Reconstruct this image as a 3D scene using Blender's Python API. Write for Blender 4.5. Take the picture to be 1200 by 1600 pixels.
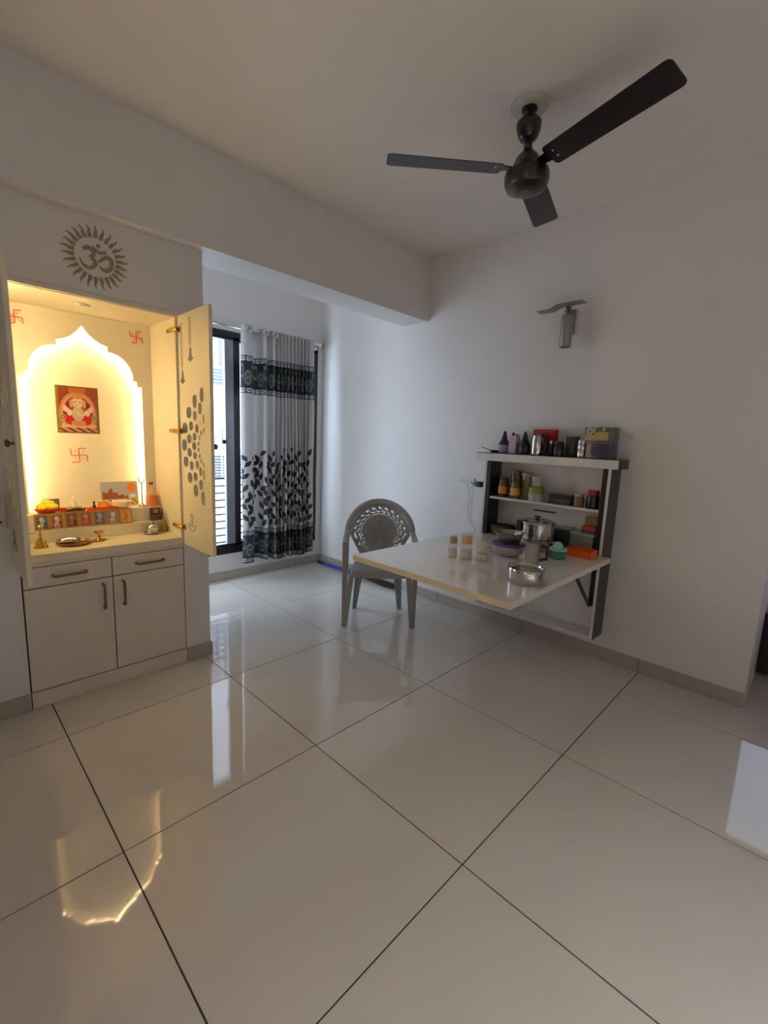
import bpy, math, random
from mathutils import Vector, Matrix
random.seed(7)
sc = bpy.context.scene
COL = sc.collection
for o in list(bpy.data.objects):
    bpy.data.objects.remove(o, do_unlink=True)
R_ = math.radians

# ------------------------------------------------------------------ camera, sky, lights, exposure
cd = bpy.data.cameras.new('camera'); cam = bpy.data.objects.new('camera', cd); COL.objects.link(cam)
cd.sensor_fit = 'HORIZONTAL'; cd.sensor_width = 36.0; cd.lens = 36.0 * 710.53 / 1200.0
cd.clip_start = 0.02; cd.clip_end = 200
cam.matrix_world = (Matrix.Translation((-0.371, -2.333, 1.4077)) @ Matrix.Rotation(R_(-45.769), 4, 'Z')
                    @ Matrix.Rotation(R_(80.862), 4, 'X') @ Matrix.Rotation(R_(2.3465), 4, 'Z'))
sc.camera = cam

w = bpy.data.worlds.new('world'); sc.world = w; w.use_nodes = True
bg = w.node_tree.nodes['Background']
bg.inputs['Color'].default_value = (0.68, 0.82, 1.0, 1); bg.inputs['Strength'].default_value = 11.5

def area(name, loc, rot, sx, sy, energy, col, portal=False):
    l = bpy.data.lights.new(name, 'AREA'); l.shape = 'RECTANGLE'; l.size = sx; l.size_y = sy
    l.energy = energy; l.color = col
    o = bpy.data.objects.new(name, l); COL.objects.link(o); o.location = loc; o.rotation_euler = rot
    if portal: l.cycles.is_portal = True
    return o
H = math.pi / 2
# daylight through the openings of the flat (portals for the sky at the real windows)
area('portal_window', (1.81, 1.88, 1.27), (-H, 0, 0), 1.74, 2.06, 1, (1, 1, 1), True)
area('portal_alcove', (-0.82, 1.28, 1.25), (0, -H, 0), 2.1, 0.72, 1, (1, 1, 1), True)
area('portal_bedroom', (4.58, -2.68, 1.3), (0, H, 0), 1.6, 1.24, 1, (1, 1, 1), True)
# added fill lamps out of view behind the camera, standing in for daylight
area('rear_fill', (-0.2, -5.5, 1.1), (H + R_(20), 0, 0), 3.0, 1.8, 5, (1.0, 0.95, 0.92))
bouncep = area('floor_bounce_fill', (-0.2, -5.45, 2.2), (R_(35), 0, 0), 2.6, 0.5, 52, (1.0, 0.96, 0.94)); bouncep.data.spread = R_(60)  # added lamp aimed at the floor so its bounce brightens the ceiling
area('side_fill', (-2.52, -3.3, 1.5), (0, -H, 0), 1.4, 1.4, 5, (1.0, 0.95, 0.95))  # added fill from the left, brightens the right wall

vs = sc.view_settings
vs.view_transform = 'Standard'; vs.look = 'None'; vs.exposure = 0.06; vs.gamma = 1.0; vs.use_curve_mapping = False
sc.cycles.use_denoising = True
sc.cycles.max_bounces = 9; sc.cycles.diffuse_bounces = 6; sc.cycles.glossy_bounces = 5
sc.cycles.transparent_max_bounces = 12; sc.cycles.sample_clamp_indirect = 5.0
sc.cycles.caustics_reflective = False; sc.cycles.caustics_refractive = False

# ------------------------------------------------------------------ helpers
def lin(c):
    return tuple(((v / 255) / 12.92 if v / 255 <= 0.04045 else ((v / 255 + 0.055) / 1.055) ** 2.4) for v in c)

MATS = {}
def mat(name, rgb, rough=0.5, metal=0.0, var=0.05, scale=12.0, bump=0.0, coat=0.0, spec=0.5, trans=0.0,
        emit=0.0, emit_col=None, attr=None, sheen=0.0, alpha=1.0, subs=0.0, translu=0.0):
    if name in MATS: return MATS[name]
    m = bpy.data.materials.new(name); m.use_nodes = True; MATS[name] = m
    nt = m.node_tree; b = nt.nodes['Principled BSDF']
    c = lin(rgb) if rgb else (1, 1, 1)
    tc = nt.nodes.new('ShaderNodeTexCoord'); nz = nt.nodes.new('ShaderNodeTexNoise')
    nz.inputs['Scale'].default_value = scale; nz.inputs['Detail'].default_value = 4
    nt.links.new(tc.outputs['Object'], nz.inputs['Vector'])
    mr = nt.nodes.new('ShaderNodeMapRange'); mr.inputs['From Min'].default_value = 0.3; mr.inputs['From Max'].default_value = 0.7
    mr.inputs['To Min'].default_value = 1 - var; mr.inputs['To Max'].default_value = 1 + var
    nt.links.new(nz.outputs['Fac'], mr.inputs['Value'])
    mx = nt.nodes.new('ShaderNodeVectorMath'); mx.operation = 'SCALE'
    if attr:
        a = nt.nodes.new('ShaderNodeAttribute'); a.attribute_name = attr; nt.links.new(a.outputs['Color'], mx.inputs[0])
    else:
        mx.inputs[0].default_value = c
    nt.links.new(mr.outputs['Result'], mx.inputs['Scale'])
    nt.links.new(mx.outputs['Vector'], b.inputs['Base Color'])
    b.inputs['Roughness'].default_value = rough; b.inputs['Metallic'].default_value = metal
    b.inputs['Specular IOR Level'].default_value = spec
    b.inputs['Coat Weight'].default_value = coat; b.inputs['Coat Roughness'].default_value = 0.05
    b.inputs['Transmission Weight'].default_value = trans
    b.inputs['Sheen Weight'].default_value = sheen
    if alpha < 1: b.inputs['Alpha'].default_value = alpha
    if subs: b.inputs['Subsurface Weight'].default_value = subs; b.inputs['Subsurface Radius'].default_value = (.02, .02, .02)
    if emit: b.inputs['Emission Color'].default_value = (*(emit_col or c), 1); b.inputs['Emission Strength'].default_value = emit
    if bump:
        bp = nt.nodes.new('ShaderNodeBump'); bp.inputs['Strength'].default_value = bump; bp.inputs['Distance'].default_value = 0.002
        n2 = nt.nodes.new('ShaderNodeTexNoise'); n2.inputs['Scale'].default_value = scale * 8
        nt.links.new(tc.outputs['Object'], n2.inputs['Vector']); nt.links.new(n2.outputs['Fac'], bp.inputs['Height'])
        nt.links.new(bp.outputs['Normal'], b.inputs['Normal'])
    if translu:
        out = nt.nodes['Material Output']; tr = nt.nodes.new('ShaderNodeBsdfTranslucent'); ms = nt.nodes.new('ShaderNodeMixShader')
        ms.inputs['Fac'].default_value = translu; nt.links.new(mx.outputs['Vector'], tr.inputs['Color'])
        nt.links.new(b.outputs['BSDF'], ms.inputs[1]); nt.links.new(tr.outputs['BSDF'], ms.inputs[2]); nt.links.new(ms.outputs['Shader'], out.inputs['Surface'])
    return m

def clear_mat(name, rgb, mix=0.12, rough=0.03):
    """thin clear pane / thin clear plastic: transparent with a little gloss"""
    if name in MATS: return MATS[name]
    m = bpy.data.materials.new(name); m.use_nodes = True; MATS[name] = m; nt = m.node_tree
    out = nt.nodes['Material Output']; b = nt.nodes['Principled BSDF']
    b.inputs['Base Color'].default_value = (*lin(rgb), 1); b.inputs['Roughness'].default_value = rough
    t = nt.nodes.new('ShaderNodeBsdfTransparent'); t.inputs['Color'].default_value = (*[0.6 + 0.4 * v for v in lin(rgb)], 1)
    ms = nt.nodes.new('ShaderNodeMixShader'); fr = nt.nodes.new('ShaderNodeTexNoise'); fr.inputs['Scale'].default_value = 30
    mr = nt.nodes.new('ShaderNodeMapRange'); mr.inputs['To Min'].default_value = mix * 0.85; mr.inputs['To Max'].default_value = mix * 1.15
    nt.links.new(fr.outputs['Fac'], mr.inputs['Value']); nt.links.new(mr.outputs['Result'], ms.inputs['Fac'])
    nt.links.new(t.outputs['BSDF'], ms.inputs[1]); nt.links.new(b.outputs['BSDF'], ms.inputs[2]); nt.links.new(ms.outputs['Shader'], out.inputs['Surface'])
    return m

class MB:
    def __init__(s): s.v = []; s.f = []; s.M = None
    def add(s, vs, fs):
        n = len(s.v)
        if s.M is not None: vs = [tuple(s.M @ Vector(v)) for v in vs]
        s.v += [tuple(v) for v in vs]; s.f += [tuple(i + n for i in f) for f in fs]; return s
    def box(s, x0, x1, y0, y1, z0, z1):
        return s.add([(x0, y0, z0), (x1, y0, z0), (x1, y1, z0), (x0, y1, z0), (x0, y0, z1), (x1, y0, z1), (x1, y1, z1), (x0, y1, z1)],
                     [(3, 2, 1, 0), (4, 5, 6, 7), (0, 1, 5, 4), (1, 2, 6, 5), (2, 3, 7, 6), (3, 0, 4, 7)])
    def lathe(s, prof, c=(0, 0, 0), n=28, axis='z', sx=1, sy=1):
        vs = []; fs = []; k = len(prof)
        for i in range(n):
            a = 2 * math.pi * i / n; ca, sa = math.cos(a) * sx, math.sin(a) * sy
            for r, z in prof:
                p = (r * ca, r * sa, z)
                if axis == 'x': p = (z, r * ca, r * sa)
                elif axis == 'y': p = (r * sa, z, r * ca)
                vs.append((p[0] + c[0], p[1] + c[1], p[2] + c[2]))
        for i in range(n):
            j = (i + 1) % n
            for q in range(k - 1): fs.append((i * k + q, j * k + q, j * k + q + 1, i * k + q + 1))
        if prof[0][0] > 1e-6: fs.append(tuple(i * k for i in reversed(range(n))))
        if prof[-1][0] > 1e-6: fs.append(tuple(i * k + k - 1 for i in range(n)))
        return s.add(vs, fs)
    def tube(s, pts, r, n=10, close=False):
        P = [Vector(p) for p in pts]; m = len(P); rr = r if isinstance(r, (list, tuple)) else [r] * m
        vs = []; fs = []; prev = None
        for i in range(m):
            if close: t = P[(i + 1) % m] - P[i - 1]
            else: t = P[min(i + 1, m - 1)] - P[max(i - 1, 0)]
            t.normalize()
            if prev is None:
                u = t.orthogonal().normalized()
            else:
                u = prev - t * prev.dot(t); u.normalize()
            prev = u; v = t.cross(u)
            for k in range(n):
                a = 2 * math.pi * k / n; vs.append(P[i] + (u * math.cos(a) + v * math.sin(a)) * rr[i])
        for i in range(m if close else m - 1):
            j = (i + 1) % m
            for k in range(n): l = (k + 1) % n; fs.append((i * n + k, i * n + l, j * n + l, j * n + k))
        if not close: fs.append(tuple(reversed(range(n)))); fs.append(tuple((m - 1) * n + k for k in range(n)))
        return s.add(vs, fs)
    def prism(s, poly, t0, t1, plane='xz'):
        """extrude a 2-D outline along the third axis"""
        def P(a, b, t): return {'xz': (a, t, b), 'xy': (a, b, t), 'yz': (t, a, b)}[plane]
        n = len(poly); vs = [P(a, b, t0) for a, b in poly] + [P(a, b, t1) for a, b in poly]
        fs = [tuple(range(n)), tuple(reversed(range(n, 2 * n)))] + [(i, i + n, (i + 1) % n + n, (i + 1) % n) for i in range(n)]
        return s.add(vs, fs)
    def ball(s, c, r, n=14, sx=1, sy=1, sz=1):
        prof = [(max(1e-7, r * math.sin(math.pi * i / 8)), -r * sz * math.cos(math.pi * i / 8)) for i in range(9)]
        prof[0] = (0, prof[0][1]); prof[-1] = (0, prof[-1][1])
        return s.lathe(prof, c, n, sx=sx, sy=sy)
    def loft(s, rings, cap=True):
        n = len(rings[0]); vs = [p for r in rings for p in r]; fs = []
        for i in range(len(rings) - 1):
            for k in range(n): l = (k + 1) % n; fs.append((i * n + k, i * n + l, (i + 1) * n + l, (i + 1) * n + k))
        if cap: fs.append(tuple(reversed(range(n)))); fs.append(tuple((len(rings) - 1) * n + k for k in range(n)))
        return s.add(vs, fs)
    def rbox(s, x0, x1, y0, y1, z0, z1, r=.01, seg=4, top_r=None):
        """box with rounded vertical corners"""
        poly = []
        for cx, cy, a0 in ((x1 - r, y1 - r, 0), (x0 + r, y1 - r, 90), (x0 + r, y0 + r, 180), (x1 - r, y0 + r, 270)):
            for k in range(seg + 1):
                a = R_(a0 + 90 * k / seg); poly.append((cx + r * math.cos(a), cy + r * math.sin(a)))
        return s.prism(poly, z0, z1, 'xy')
    def mesh(s, name, m=None, smooth=40):
        me = bpy.data.meshes.new(name); me.from_pydata(s.v, [], s.f); me.validate()
        import bmesh
        b = bmesh.new(); b.from_mesh(me); bmesh.ops.recalc_face_normals(b, faces=b.faces); b.to_mesh(me); b.free()
        if smooth:
            me.shade_smooth(); me.set_sharp_from_angle(angle=R_(smooth))
        if m: me.materials.append(m)
        return me

def obj(name, mb, m, parent=None, loc=None, rot=None, bevel=0, seg=2, smooth=40):
    me = mb if isinstance(mb, bpy.types.Mesh) else mb.mesh(name, m, smooth)
    if isinstance(mb, bpy.types.Mesh) and m and not me.materials: me.materials.append(m)
    o = bpy.data.objects.new(name, me); COL.objects.link(o)
    if parent: o.parent = parent
    if loc: o.location = loc
    if rot: o.rotation_euler = rot
    if bevel:
        b = o.modifiers.new('bevel', 'BEVEL'); b.width = bevel; b.segments = seg; b.limit_method = 'ANGLE'; b.angle_limit = R_(40)
    return o
def tag(o, label, cat=None, group=None, kind=None):
    if label: o['label'] = label
    if cat: o['category'] = cat
    if group: o['group'] = group
    if kind: o['kind'] = kind
    return o
def thing(name, label, cat, loc=(0, 0, 0), rz=0, group=None):
    o = bpy.data.objects.new(name, None); o.empty_display_size = 0.05; COL.objects.link(o)
    o.location = loc; o.rotation_euler = (0, 0, rz)
    return tag(o, label, cat, group)
def struct(name, mb, m, label, **k):
    return tag(obj(name, mb, m, **k), label, kind='structure')

def paint(name, wd, ht, nx, ny, fn, rough=.35, parent=None, loc=None, rot=None, thick=.003):
    """flat printed sheet in the local xz plane (front towards -y), colours from fn(u,v) in sRGB"""
    vs = []; fs = []; cols = []
    for j in range(ny + 1):
        for i in range(nx + 1):
            u, v = i / nx, j / ny; vs.append((wd * (u - .5), 0, ht * v)); cols.append(lin(fn(u, v)))
    for j in range(ny):
        for i in range(nx):
            a = j * (nx + 1) + i; fs.append((a, a + 1, a + nx + 2, a + nx + 1))
    n = len(vs)
    for x, z in ((-wd / 2, 0), (wd / 2, 0), (wd / 2, ht), (-wd / 2, ht)):
        vs.append((x, thick, z)); cols.append(lin((200, 190, 170)))
    c = [0, nx, (nx + 1) * (ny + 1) - 1, ny * (nx + 1)]
    fs.append((n + 3, n + 2, n + 1, n))
    for k in range(4): fs.append((c[k], n + k, n + (k + 1) % 4, c[(k + 1) % 4]))
    me = bpy.data.meshes.new(name); me.from_pydata(vs, [], fs)
    at = me.color_attributes.new('Col', 'FLOAT_COLOR', 'POINT')
    at.data.foreach_set('color', [q for cc in cols for q in (*cc, 1)])
    return obj(name, me, mat('print_%02d' % int(rough * 100), None, rough, attr='Col', var=.02), parent, loc, rot)

# ------------------------------------------------------------------ materials
WALL = mat('wall_paint', (220, 216, 213), .55, var=.015, scale=3, bump=.02)
CEIL = mat('ceiling_paint', (228, 222, 216), .7, var=.015, scale=3)
TILE = mat('vitrified_tile', (204, 198, 190), .04, var=.025, scale=2.5, spec=.6)
GROUT = mat('grout', (70, 56, 46), .9, var=.15)
SKIRT = mat('skirting_tile', (170, 160, 150), .15, var=.04)
LAM = mat('white_laminate', (215, 205, 192), .25, var=.02)
LAMY = mat('cream_laminate', (226, 214, 186), .28, var=.02)
GAP = mat('dark_gap', (50, 38, 28), .8)
BRONZE = mat('antique_bronze', (120, 100, 80), .35, metal=.8)
BRASS = mat('brass', (200, 160, 70), .25, metal=1)
STEEL = mat('stainless_steel', (205, 203, 200), .14, metal=1, var=.03)
CHROME = mat('chrome', (220, 220, 225), .08, metal=1)
BLACKM = mat('black_frame', (28, 26, 30), .3, var=.1)
BLACKL = mat('black_laminate', (24, 21, 23), .3, var=.1)
SHELFW = mat('shelf_white', (214, 208, 202), .22, var=.02)
FANM = mat('fan_brown', (22, 15, 17), .3, var=.08, coat=.3)
FANB = mat('fan_blade_brown', (28, 20, 22), .33, var=.06)
CHAIRM = mat('grey_plastic', (178, 175, 171), .28, var=.04, translu=.38)
DARKP = mat('dark_plastic', (26, 22, 24), .35)
REDP = mat('red_plastic', (190, 25, 28), .35)
GOLDF = mat('gold_frame', (190, 140, 60), .35, metal=.5)
GLASS = clear_mat('window_glass', (240, 246, 250), .06)

# ------------------------------------------------------------------ the room
X0, X1, Y0, Y1 = -2.6, 2.75, -5.6, 1.70     # main room
W2 = 3.27                                    # far side of the thick right wall
TX, TY = 0.80, 0.815
floor = struct('floor', MB().box(X0 - .1, 4.9, Y0 - .1, 1.95, -.08, -.0035), GROUT, 'glossy cream vitrified tile floor with thin dark joints')
g = .0026
for i in range(-4, 7):
    for j in range(-7, 3):
        x0, x1 = max(i * TX, X0 - .1), min((i + 1) * TX, 4.9); y0, y1 = max(j * TY, Y0 - .1), min((j + 1) * TY, 1.95)
        if x1 - x0 < .02 or y1 - y0 < .02: continue
        o = obj('tile', MB().box(x0 + g, x1 - g, y0 + g, y1 - g, -.012, 0), TILE, floor, smooth=0)
ceil = struct('ceiling', MB().box(X0 - .1, 4.9, Y0 - .1, 1.95, 2.90, 3.0), CEIL, 'plain white painted ceiling')
struct('ceiling_beam', MB().box(X0, X1, .275, .56, 2.40, 2.90), WALL, 'white painted beam dropping below the ceiling')
struct('wall_right', MB().box(X1, W2, -2.16, 1.95, 0, 2.9).box(X1, W2, -4.0, -2.16, 2.25, 2.9).box(X1, W2, Y0, -4.0, 0, 2.9), WALL,
       'white right wall carrying the shelf unit, ending at an open doorway')
# facade with the prayer niche
NX0, NX1, NZ = -.08, .69, 2.03
struct('wall_left', MB().box(X0, NX0, .35, .85, 0, 2.9).box(NX1, .84, .35, .85, 0, 2.9).box(NX0, NX1, .35, .85, NZ, 2.9).box(NX0, NX1, .80, .85, 0, NZ), WALL,
       'white wall block with the prayer niche and sun emblem')
# window wall
WX0, WX1, WZ0, WZ1 = .94, 2.68, .25, 2.31
struct('wall_far', MB().box(-.9, WX0, Y1, 1.95, 0, 2.9).box(WX1, X1, Y1, 1.95, 0, 2.9).box(WX0, WX1, Y1, 1.95, 0, WZ0).box(WX0, WX1, Y1, 1.95, WZ1, 2.9), WALL,
       'white far wall around the balcony window')
struct('wall_alcove', MB().box(-.9, -.72, .85, .92, 0, 2.9).box(-.9, -.72, 1.65, Y1, 0, 2.9).box(-.9, -.72, .92, 1.65, 0, .2).box(-.9, -.72, .92, 1.65, 2.3, 2.9), WALL,
       'white alcove wall with a narrow window behind the prayer block')
struct('wall_back', MB().box(X0, X1, Y0 - .1, Y0, 0, 2.9), WALL, 'white back wall')
struct('wall_side', MB().box(X0 - .1, X0, Y0, .85, 0, 2.9), WALL, 'white side wall')
# bedroom beyond the doorway
struct('wall_bedroom', MB().box(4.45, 4.6, -2.06, 0, 0, 2.9).box(4.45, 4.6, -5.6, -3.3, 0, 2.9).box(4.45, 4.6, -3.3, -2.06, 0, .5).box(4.45, 4.6, -3.3, -2.06, 2.1, 2.9)
       .box(W2, 4.6, -.1, 0, 0, 2.9).box(W2, 4.6, -5.6, -5.5, 0, 2.9), WALL, 'white wall of the room beyond the doorway')
# skirting tiles
def skirt(name, segs, label):
    p = thing(name, label, None); p['kind'] = 'structure'
    for x0, x1, y0, y1 in segs: obj('skirting_tile', MB().box(x0, x1, y0, y1, 0, .085), SKIRT, p, bevel=.0015, seg=1)
    return p
segs = []; ys = [-2.16, -1.625, -.813, .002, .817, 1.688]
for a, b in zip(ys[:-1], ys[1:]): segs.append((X1 - .011, X1, a + .001, b - .001))
skirt('baseboard_right', segs, 'grey-beige tile skirting along the right wall')
xs = [.852, 1.60, 2.40, 2.738]
skirt('baseboard_far', [(a + .001, b - .001, Y1 - .011, Y1) for a, b in zip(xs[:-1], xs[1:])], 'grey-beige tile skirting under the window')
skirt('baseboard_left', [(NX1 + .004, .851, .339, .35), (.84, .851, .3502, .85), (-.8, NX0 - .004, .339, .35), (-1.6, -.802, .339, .35), (-2.4, -1.602, .339, .35)],
      'grey-beige tile skirting around the prayer block')

def wpart(name, mb, m, parent, **k):
    """part given in world coordinates, hung on an unrotated parent (or on a part of such a thing)"""
    o = obj(name, mb, m, parent, **k)
    p = parent; off = Vector((0, 0, 0))
    while p is not None: off += p.location; p = p.parent
    o.location = -off
    return o

def ribbon(mb, pts, wd, t0, t1, plane='xz', sub=6):
    """flat brush stroke of varying width, extruded from t0 to t1"""
    n = len(pts); P = []; Wd = []
    for i in range(n - 1):
        p0 = pts[max(i - 1, 0)]; p1 = pts[i]; p2 = pts[i + 1]; p3 = pts[min(i + 2, n - 1)]
        for k in range(sub):
            t = k / sub
            P.append(tuple(.5 * (2 * p1[c] + (p2[c] - p0[c]) * t + (2 * p0[c] - 5 * p1[c] + 4 * p2[c] - p3[c]) * t * t + (3 * p1[c] - p0[c] - 3 * p2[c] + p3[c]) * t ** 3) for c in (0, 1)))
            Wd.append(wd[i] * (1 - t) + wd[i + 1] * t)
    P.append(pts[-1]); Wd.append(wd[-1])
    L = []; Rr = []
    for i in range(len(P)):
        a = P[max(i - 1, 0)]; b = P[min(i + 1, len(P) - 1)]; dx, dy = b[0] - a[0], b[1] - a[1]; l = math.hypot(dx, dy) or 1
        nx, ny = -dy / l * Wd[i] / 2, dx / l * Wd[i] / 2
        L.append((P[i][0] + nx, P[i][1] + ny)); Rr.append((P[i][0] - nx, P[i][1] - ny))
    for i in range(len(P) - 1): mb.prism([L[i], L[i + 1], Rr[i + 1], Rr[i]], t0, t1, plane)
    return mb

# ------------------------------------------------------------------ balcony window
win = thing('window_1', 'black framed sliding balcony window', None, (1.81, 1.75, WZ0)); win['kind'] = 'structure'
f = .06
wpart('frame', MB().box(WX0, WX1, 1.71, 1.81, WZ0, WZ0 + .07).box(WX0, WX1, 1.71, 1.81, WZ1 - .05, WZ1).box(WX0, WX0 + f, 1.71, 1.81, WZ0, WZ1).box(WX1 - .075, WX1, 1.71, 1.81, WZ0, WZ1), BLACKM, win, bevel=.003)
ALU = mat('grey_aluminium', (150, 150, 158), .35, metal=.3)
for n_, x0, x1, y0, st in (('left', 1.0, 1.79, 1.715, ALU), ('right', 1.72, 2.62, 1.765, BLACKM)):
    s = wpart('sash', MB().box(x0, x0 + .065, y0, y0 + .035, .32, 2.26).box(x1 - (.06 if x1 < 2 else .24), x1, y0, y0 + .035, .32, 2.26).box(x0, x1, y0, y0 + .035, .32, .345).box(x0, x1, y0, y0 + .035, 2.235, 2.26), BLACKM, win, bevel=.002)
    if st is ALU: wpart('interlock_stile', MB().box(x1 - .145, x1 - .06, y0 + .002, y0 + .045, .33, 2.25), ALU, s, bevel=.004)
    wpart('pane', MB().box(x0 + .06, x1 - .06, y0 + .015, y0 + .02, .34, 2.24), GLASS, s)
wpart('handle', MB().lathe([(.012, 0), (.02, .008), (.02, .02), (.008, .03)], (1.625, 1.70, 1.32), axis='y', n=14), DARKP, win)

win2 = thing('window_2', 'narrow alcove window', None, (-.8, 1.28, .2)); win2['kind'] = 'structure'
wpart('frame', MB().box(-.84, -.78, .92, .95, .2, 2.3).box(-.84, -.78, 1.62, 1.65, .2, 2.3).box(-.84, -.78, .95, 1.62, .2, .24).box(-.84, -.78, .95, 1.62, 2.26, 2.3), BLACKM, win2)
win3 = thing('window_3', 'window of the room beyond the doorway', None, (4.52, -2.75, .5)); win3['kind'] = 'structure'
wpart('frame', MB().box(4.49, 4.55, -3.3, -3.25, .5, 2.1).box(4.49, 4.55, -2.09, -2.06, .5, 2.1).box(4.49, 4.55, -3.25, -2.09, .5, .55).box(4.49, 4.55, -3.25, -2.09, 2.05, 2.1), BLACKM, win3)
DIM_GLASS = clear_mat('dimming_glass', (200, 200, 205), .06)  # darkened pane added to dim the sky's reflection in the floor
for n_ in DIM_GLASS.node_tree.nodes:
    if n_.type == 'BSDF_TRANSPARENT': n_.inputs['Color'].default_value = (.40, .40, .42, 1)
wpart('pane', MB().box(4.515, 4.522, -3.25, -2.09, .55, 2.05), DIM_GLASS, win3)

FROST = mat('added_frosted_pane', (225, 228, 230), .3)
win4 = thing('added_window_4', 'added frosted door panel backing the rear fill lamps', None, (-.2, Y0, 0)); win4['kind'] = 'structure'  # unseen door panel added on the solid wall behind the fill lamps
wpart('frame', MB().box(-1.8, -1.74, Y0, Y0 + .06, 0, 2.4).box(1.34, 1.4, Y0, Y0 + .06, 0, 2.4).box(-.23, -.17, Y0, Y0 + .06, 0, 2.4).box(-1.8, 1.4, Y0, Y0 + .06, 2.4, 2.46), BLACKM, win4)
wpart('pane', MB().box(-1.74, -.23, Y0 + .01, Y0 + .02, 0.01, 2.39), FROST, win4); wpart('pane', MB().box(-.17, 1.34, Y0 + .01, Y0 + .02, 0.01, 2.39), FROST, win4)
win5 = thing('added_window_5', 'added frosted window panel backing the side fill lamp', None, (X0, -3.3, .75)); win5['kind'] = 'structure'  # unseen window panel added on the solid wall behind the side fill
wpart('frame', MB().box(X0, X0 + .05, -4.05, -4.0, .75, 2.25).box(X0, X0 + .05, -2.6, -2.55, .75, 2.25).box(X0, X0 + .05, -4.0, -2.6, .75, .8).box(X0, X0 + .05, -4.0, -2.6, 2.2, 2.25), BLACKM, win5)
wpart('pane', MB().box(X0 + .01, X0 + .02, -4.0, -2.6, .8, 2.2), FROST, win5)

# outside: railing and the building across
rail = thing('balcony_railing', 'pale metal railing of horizontal bars outside the window', 'railing', (1.8, 2.0, .2))
RAILM = mat('railing_metal', (100, 100, 110), .4, metal=.2)
for k in range(10):
    wpart('bar', MB().box(.6, 3.1, 1.985, 2.015, .293 + k * .0722, .293 + k * .0722 + (.013 if k < 9 else .02)), RAILM, rail)
for x in (.62, 1.655, 2.6, 3.08):
    wpart('post', MB().box(x - .005, x + .005, 1.99, 2.01, .12, .96), RAILM, rail)
struct('balcony_slab', MB().box(-.9, 3.3, 1.95, 2.3, -.1, .12), mat('slab_concrete', (120, 118, 116), .8), 'balcony ledge outside the window')
nb = thing('neighbouring_building', 'overexposed white building with louvres seen through the window', 'building', (4, 6.0, -3))
NBW = mat('outside_wall', (178, 176, 178), .8, var=.02); NBS = mat('outside_slat', (112, 120, 132), .6); NBS2 = mat('outside_slat_pale', (150, 145, 150), .6)
wpart('wall', MB().box(-1, 9, 6.0, 6.3, -3, 7), NBW, nb)
def louvre(x0, x1, z0, z1, dz, m):
    b = MB(); z = z0
    while z < z1:
        b.add([(x0, 5.99, z + dz * .25), (x1, 5.99, z + dz * .25), (x1, 5.93, z), (x0, 5.93, z), (x0, 5.99, z + dz * .55), (x1, 5.99, z + dz * .55), (x1, 5.93, z + dz * .3), (x0, 5.93, z + dz * .3)],
              [(3, 2, 1, 0), (4, 5, 6, 7), (0, 1, 5, 4), (1, 2, 6, 5), (2, 3, 7, 6), (3, 0, 4, 7)]); z += dz
    o = wpart('louvre_panel', b, m, nb); o['kind'] = 'stuff'
louvre(2.5, 3.60, 2.62, 3.6, .056, NBS2); louvre(3.66, 4.8, 2.62, 3.6, .056, NBS)
louvre(2.5, 4.8, 2.26, 2.60, .058, NBS); louvre(2.5, 4.8, .50, 1.02, .052, NBS)
wpart('ledge', MB().box(0, 7, 5.9, 6.0, 2.02, 2.10), NBW, nb)
wpart('pipe', MB().tube([(3.66, 5.96, .5), (3.66, 5.96, 2.0)], .02), NBS2, nb)
wd_ = wpart('window', MB().box(3.70, 4.3, 5.97, 6.0, 1.05, 1.5), NBS, nb)
wpart('pane', MB().box(3.74, 4.26, 5.96, 5.972, 1.09, 1.46), mat('outside_pane', (140, 154, 176), .1), wd_)

# ------------------------------------------------------------------ curtain and rod
rod = thing('curtain_rod', 'slim steel curtain rod above the balcony window', 'curtain rod', (1.85, 1.61, 2.33))
wpart('rod', MB().tube([(1.0, 1.61, 2.335), (2.655, 1.61, 2.335)], .0125, 12), CHROME, rod)
wpart('finial', MB().lathe([(.012, 0), (.02, .004), (.022, .018), (.014, .028), (0, .03)], (2.655, 1.61, 2.335), axis='x', n=16), BRONZE, rod)
for x in (1.05, 2.63): wpart('bracket', MB().box(x - .012, x + .012, 1.60, 1.70, 2.315, 2.355).box(x - .02, x + .02, 1.69, 1.70, 2.29, 2.38), CHROME, rod, bevel=.002)

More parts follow.
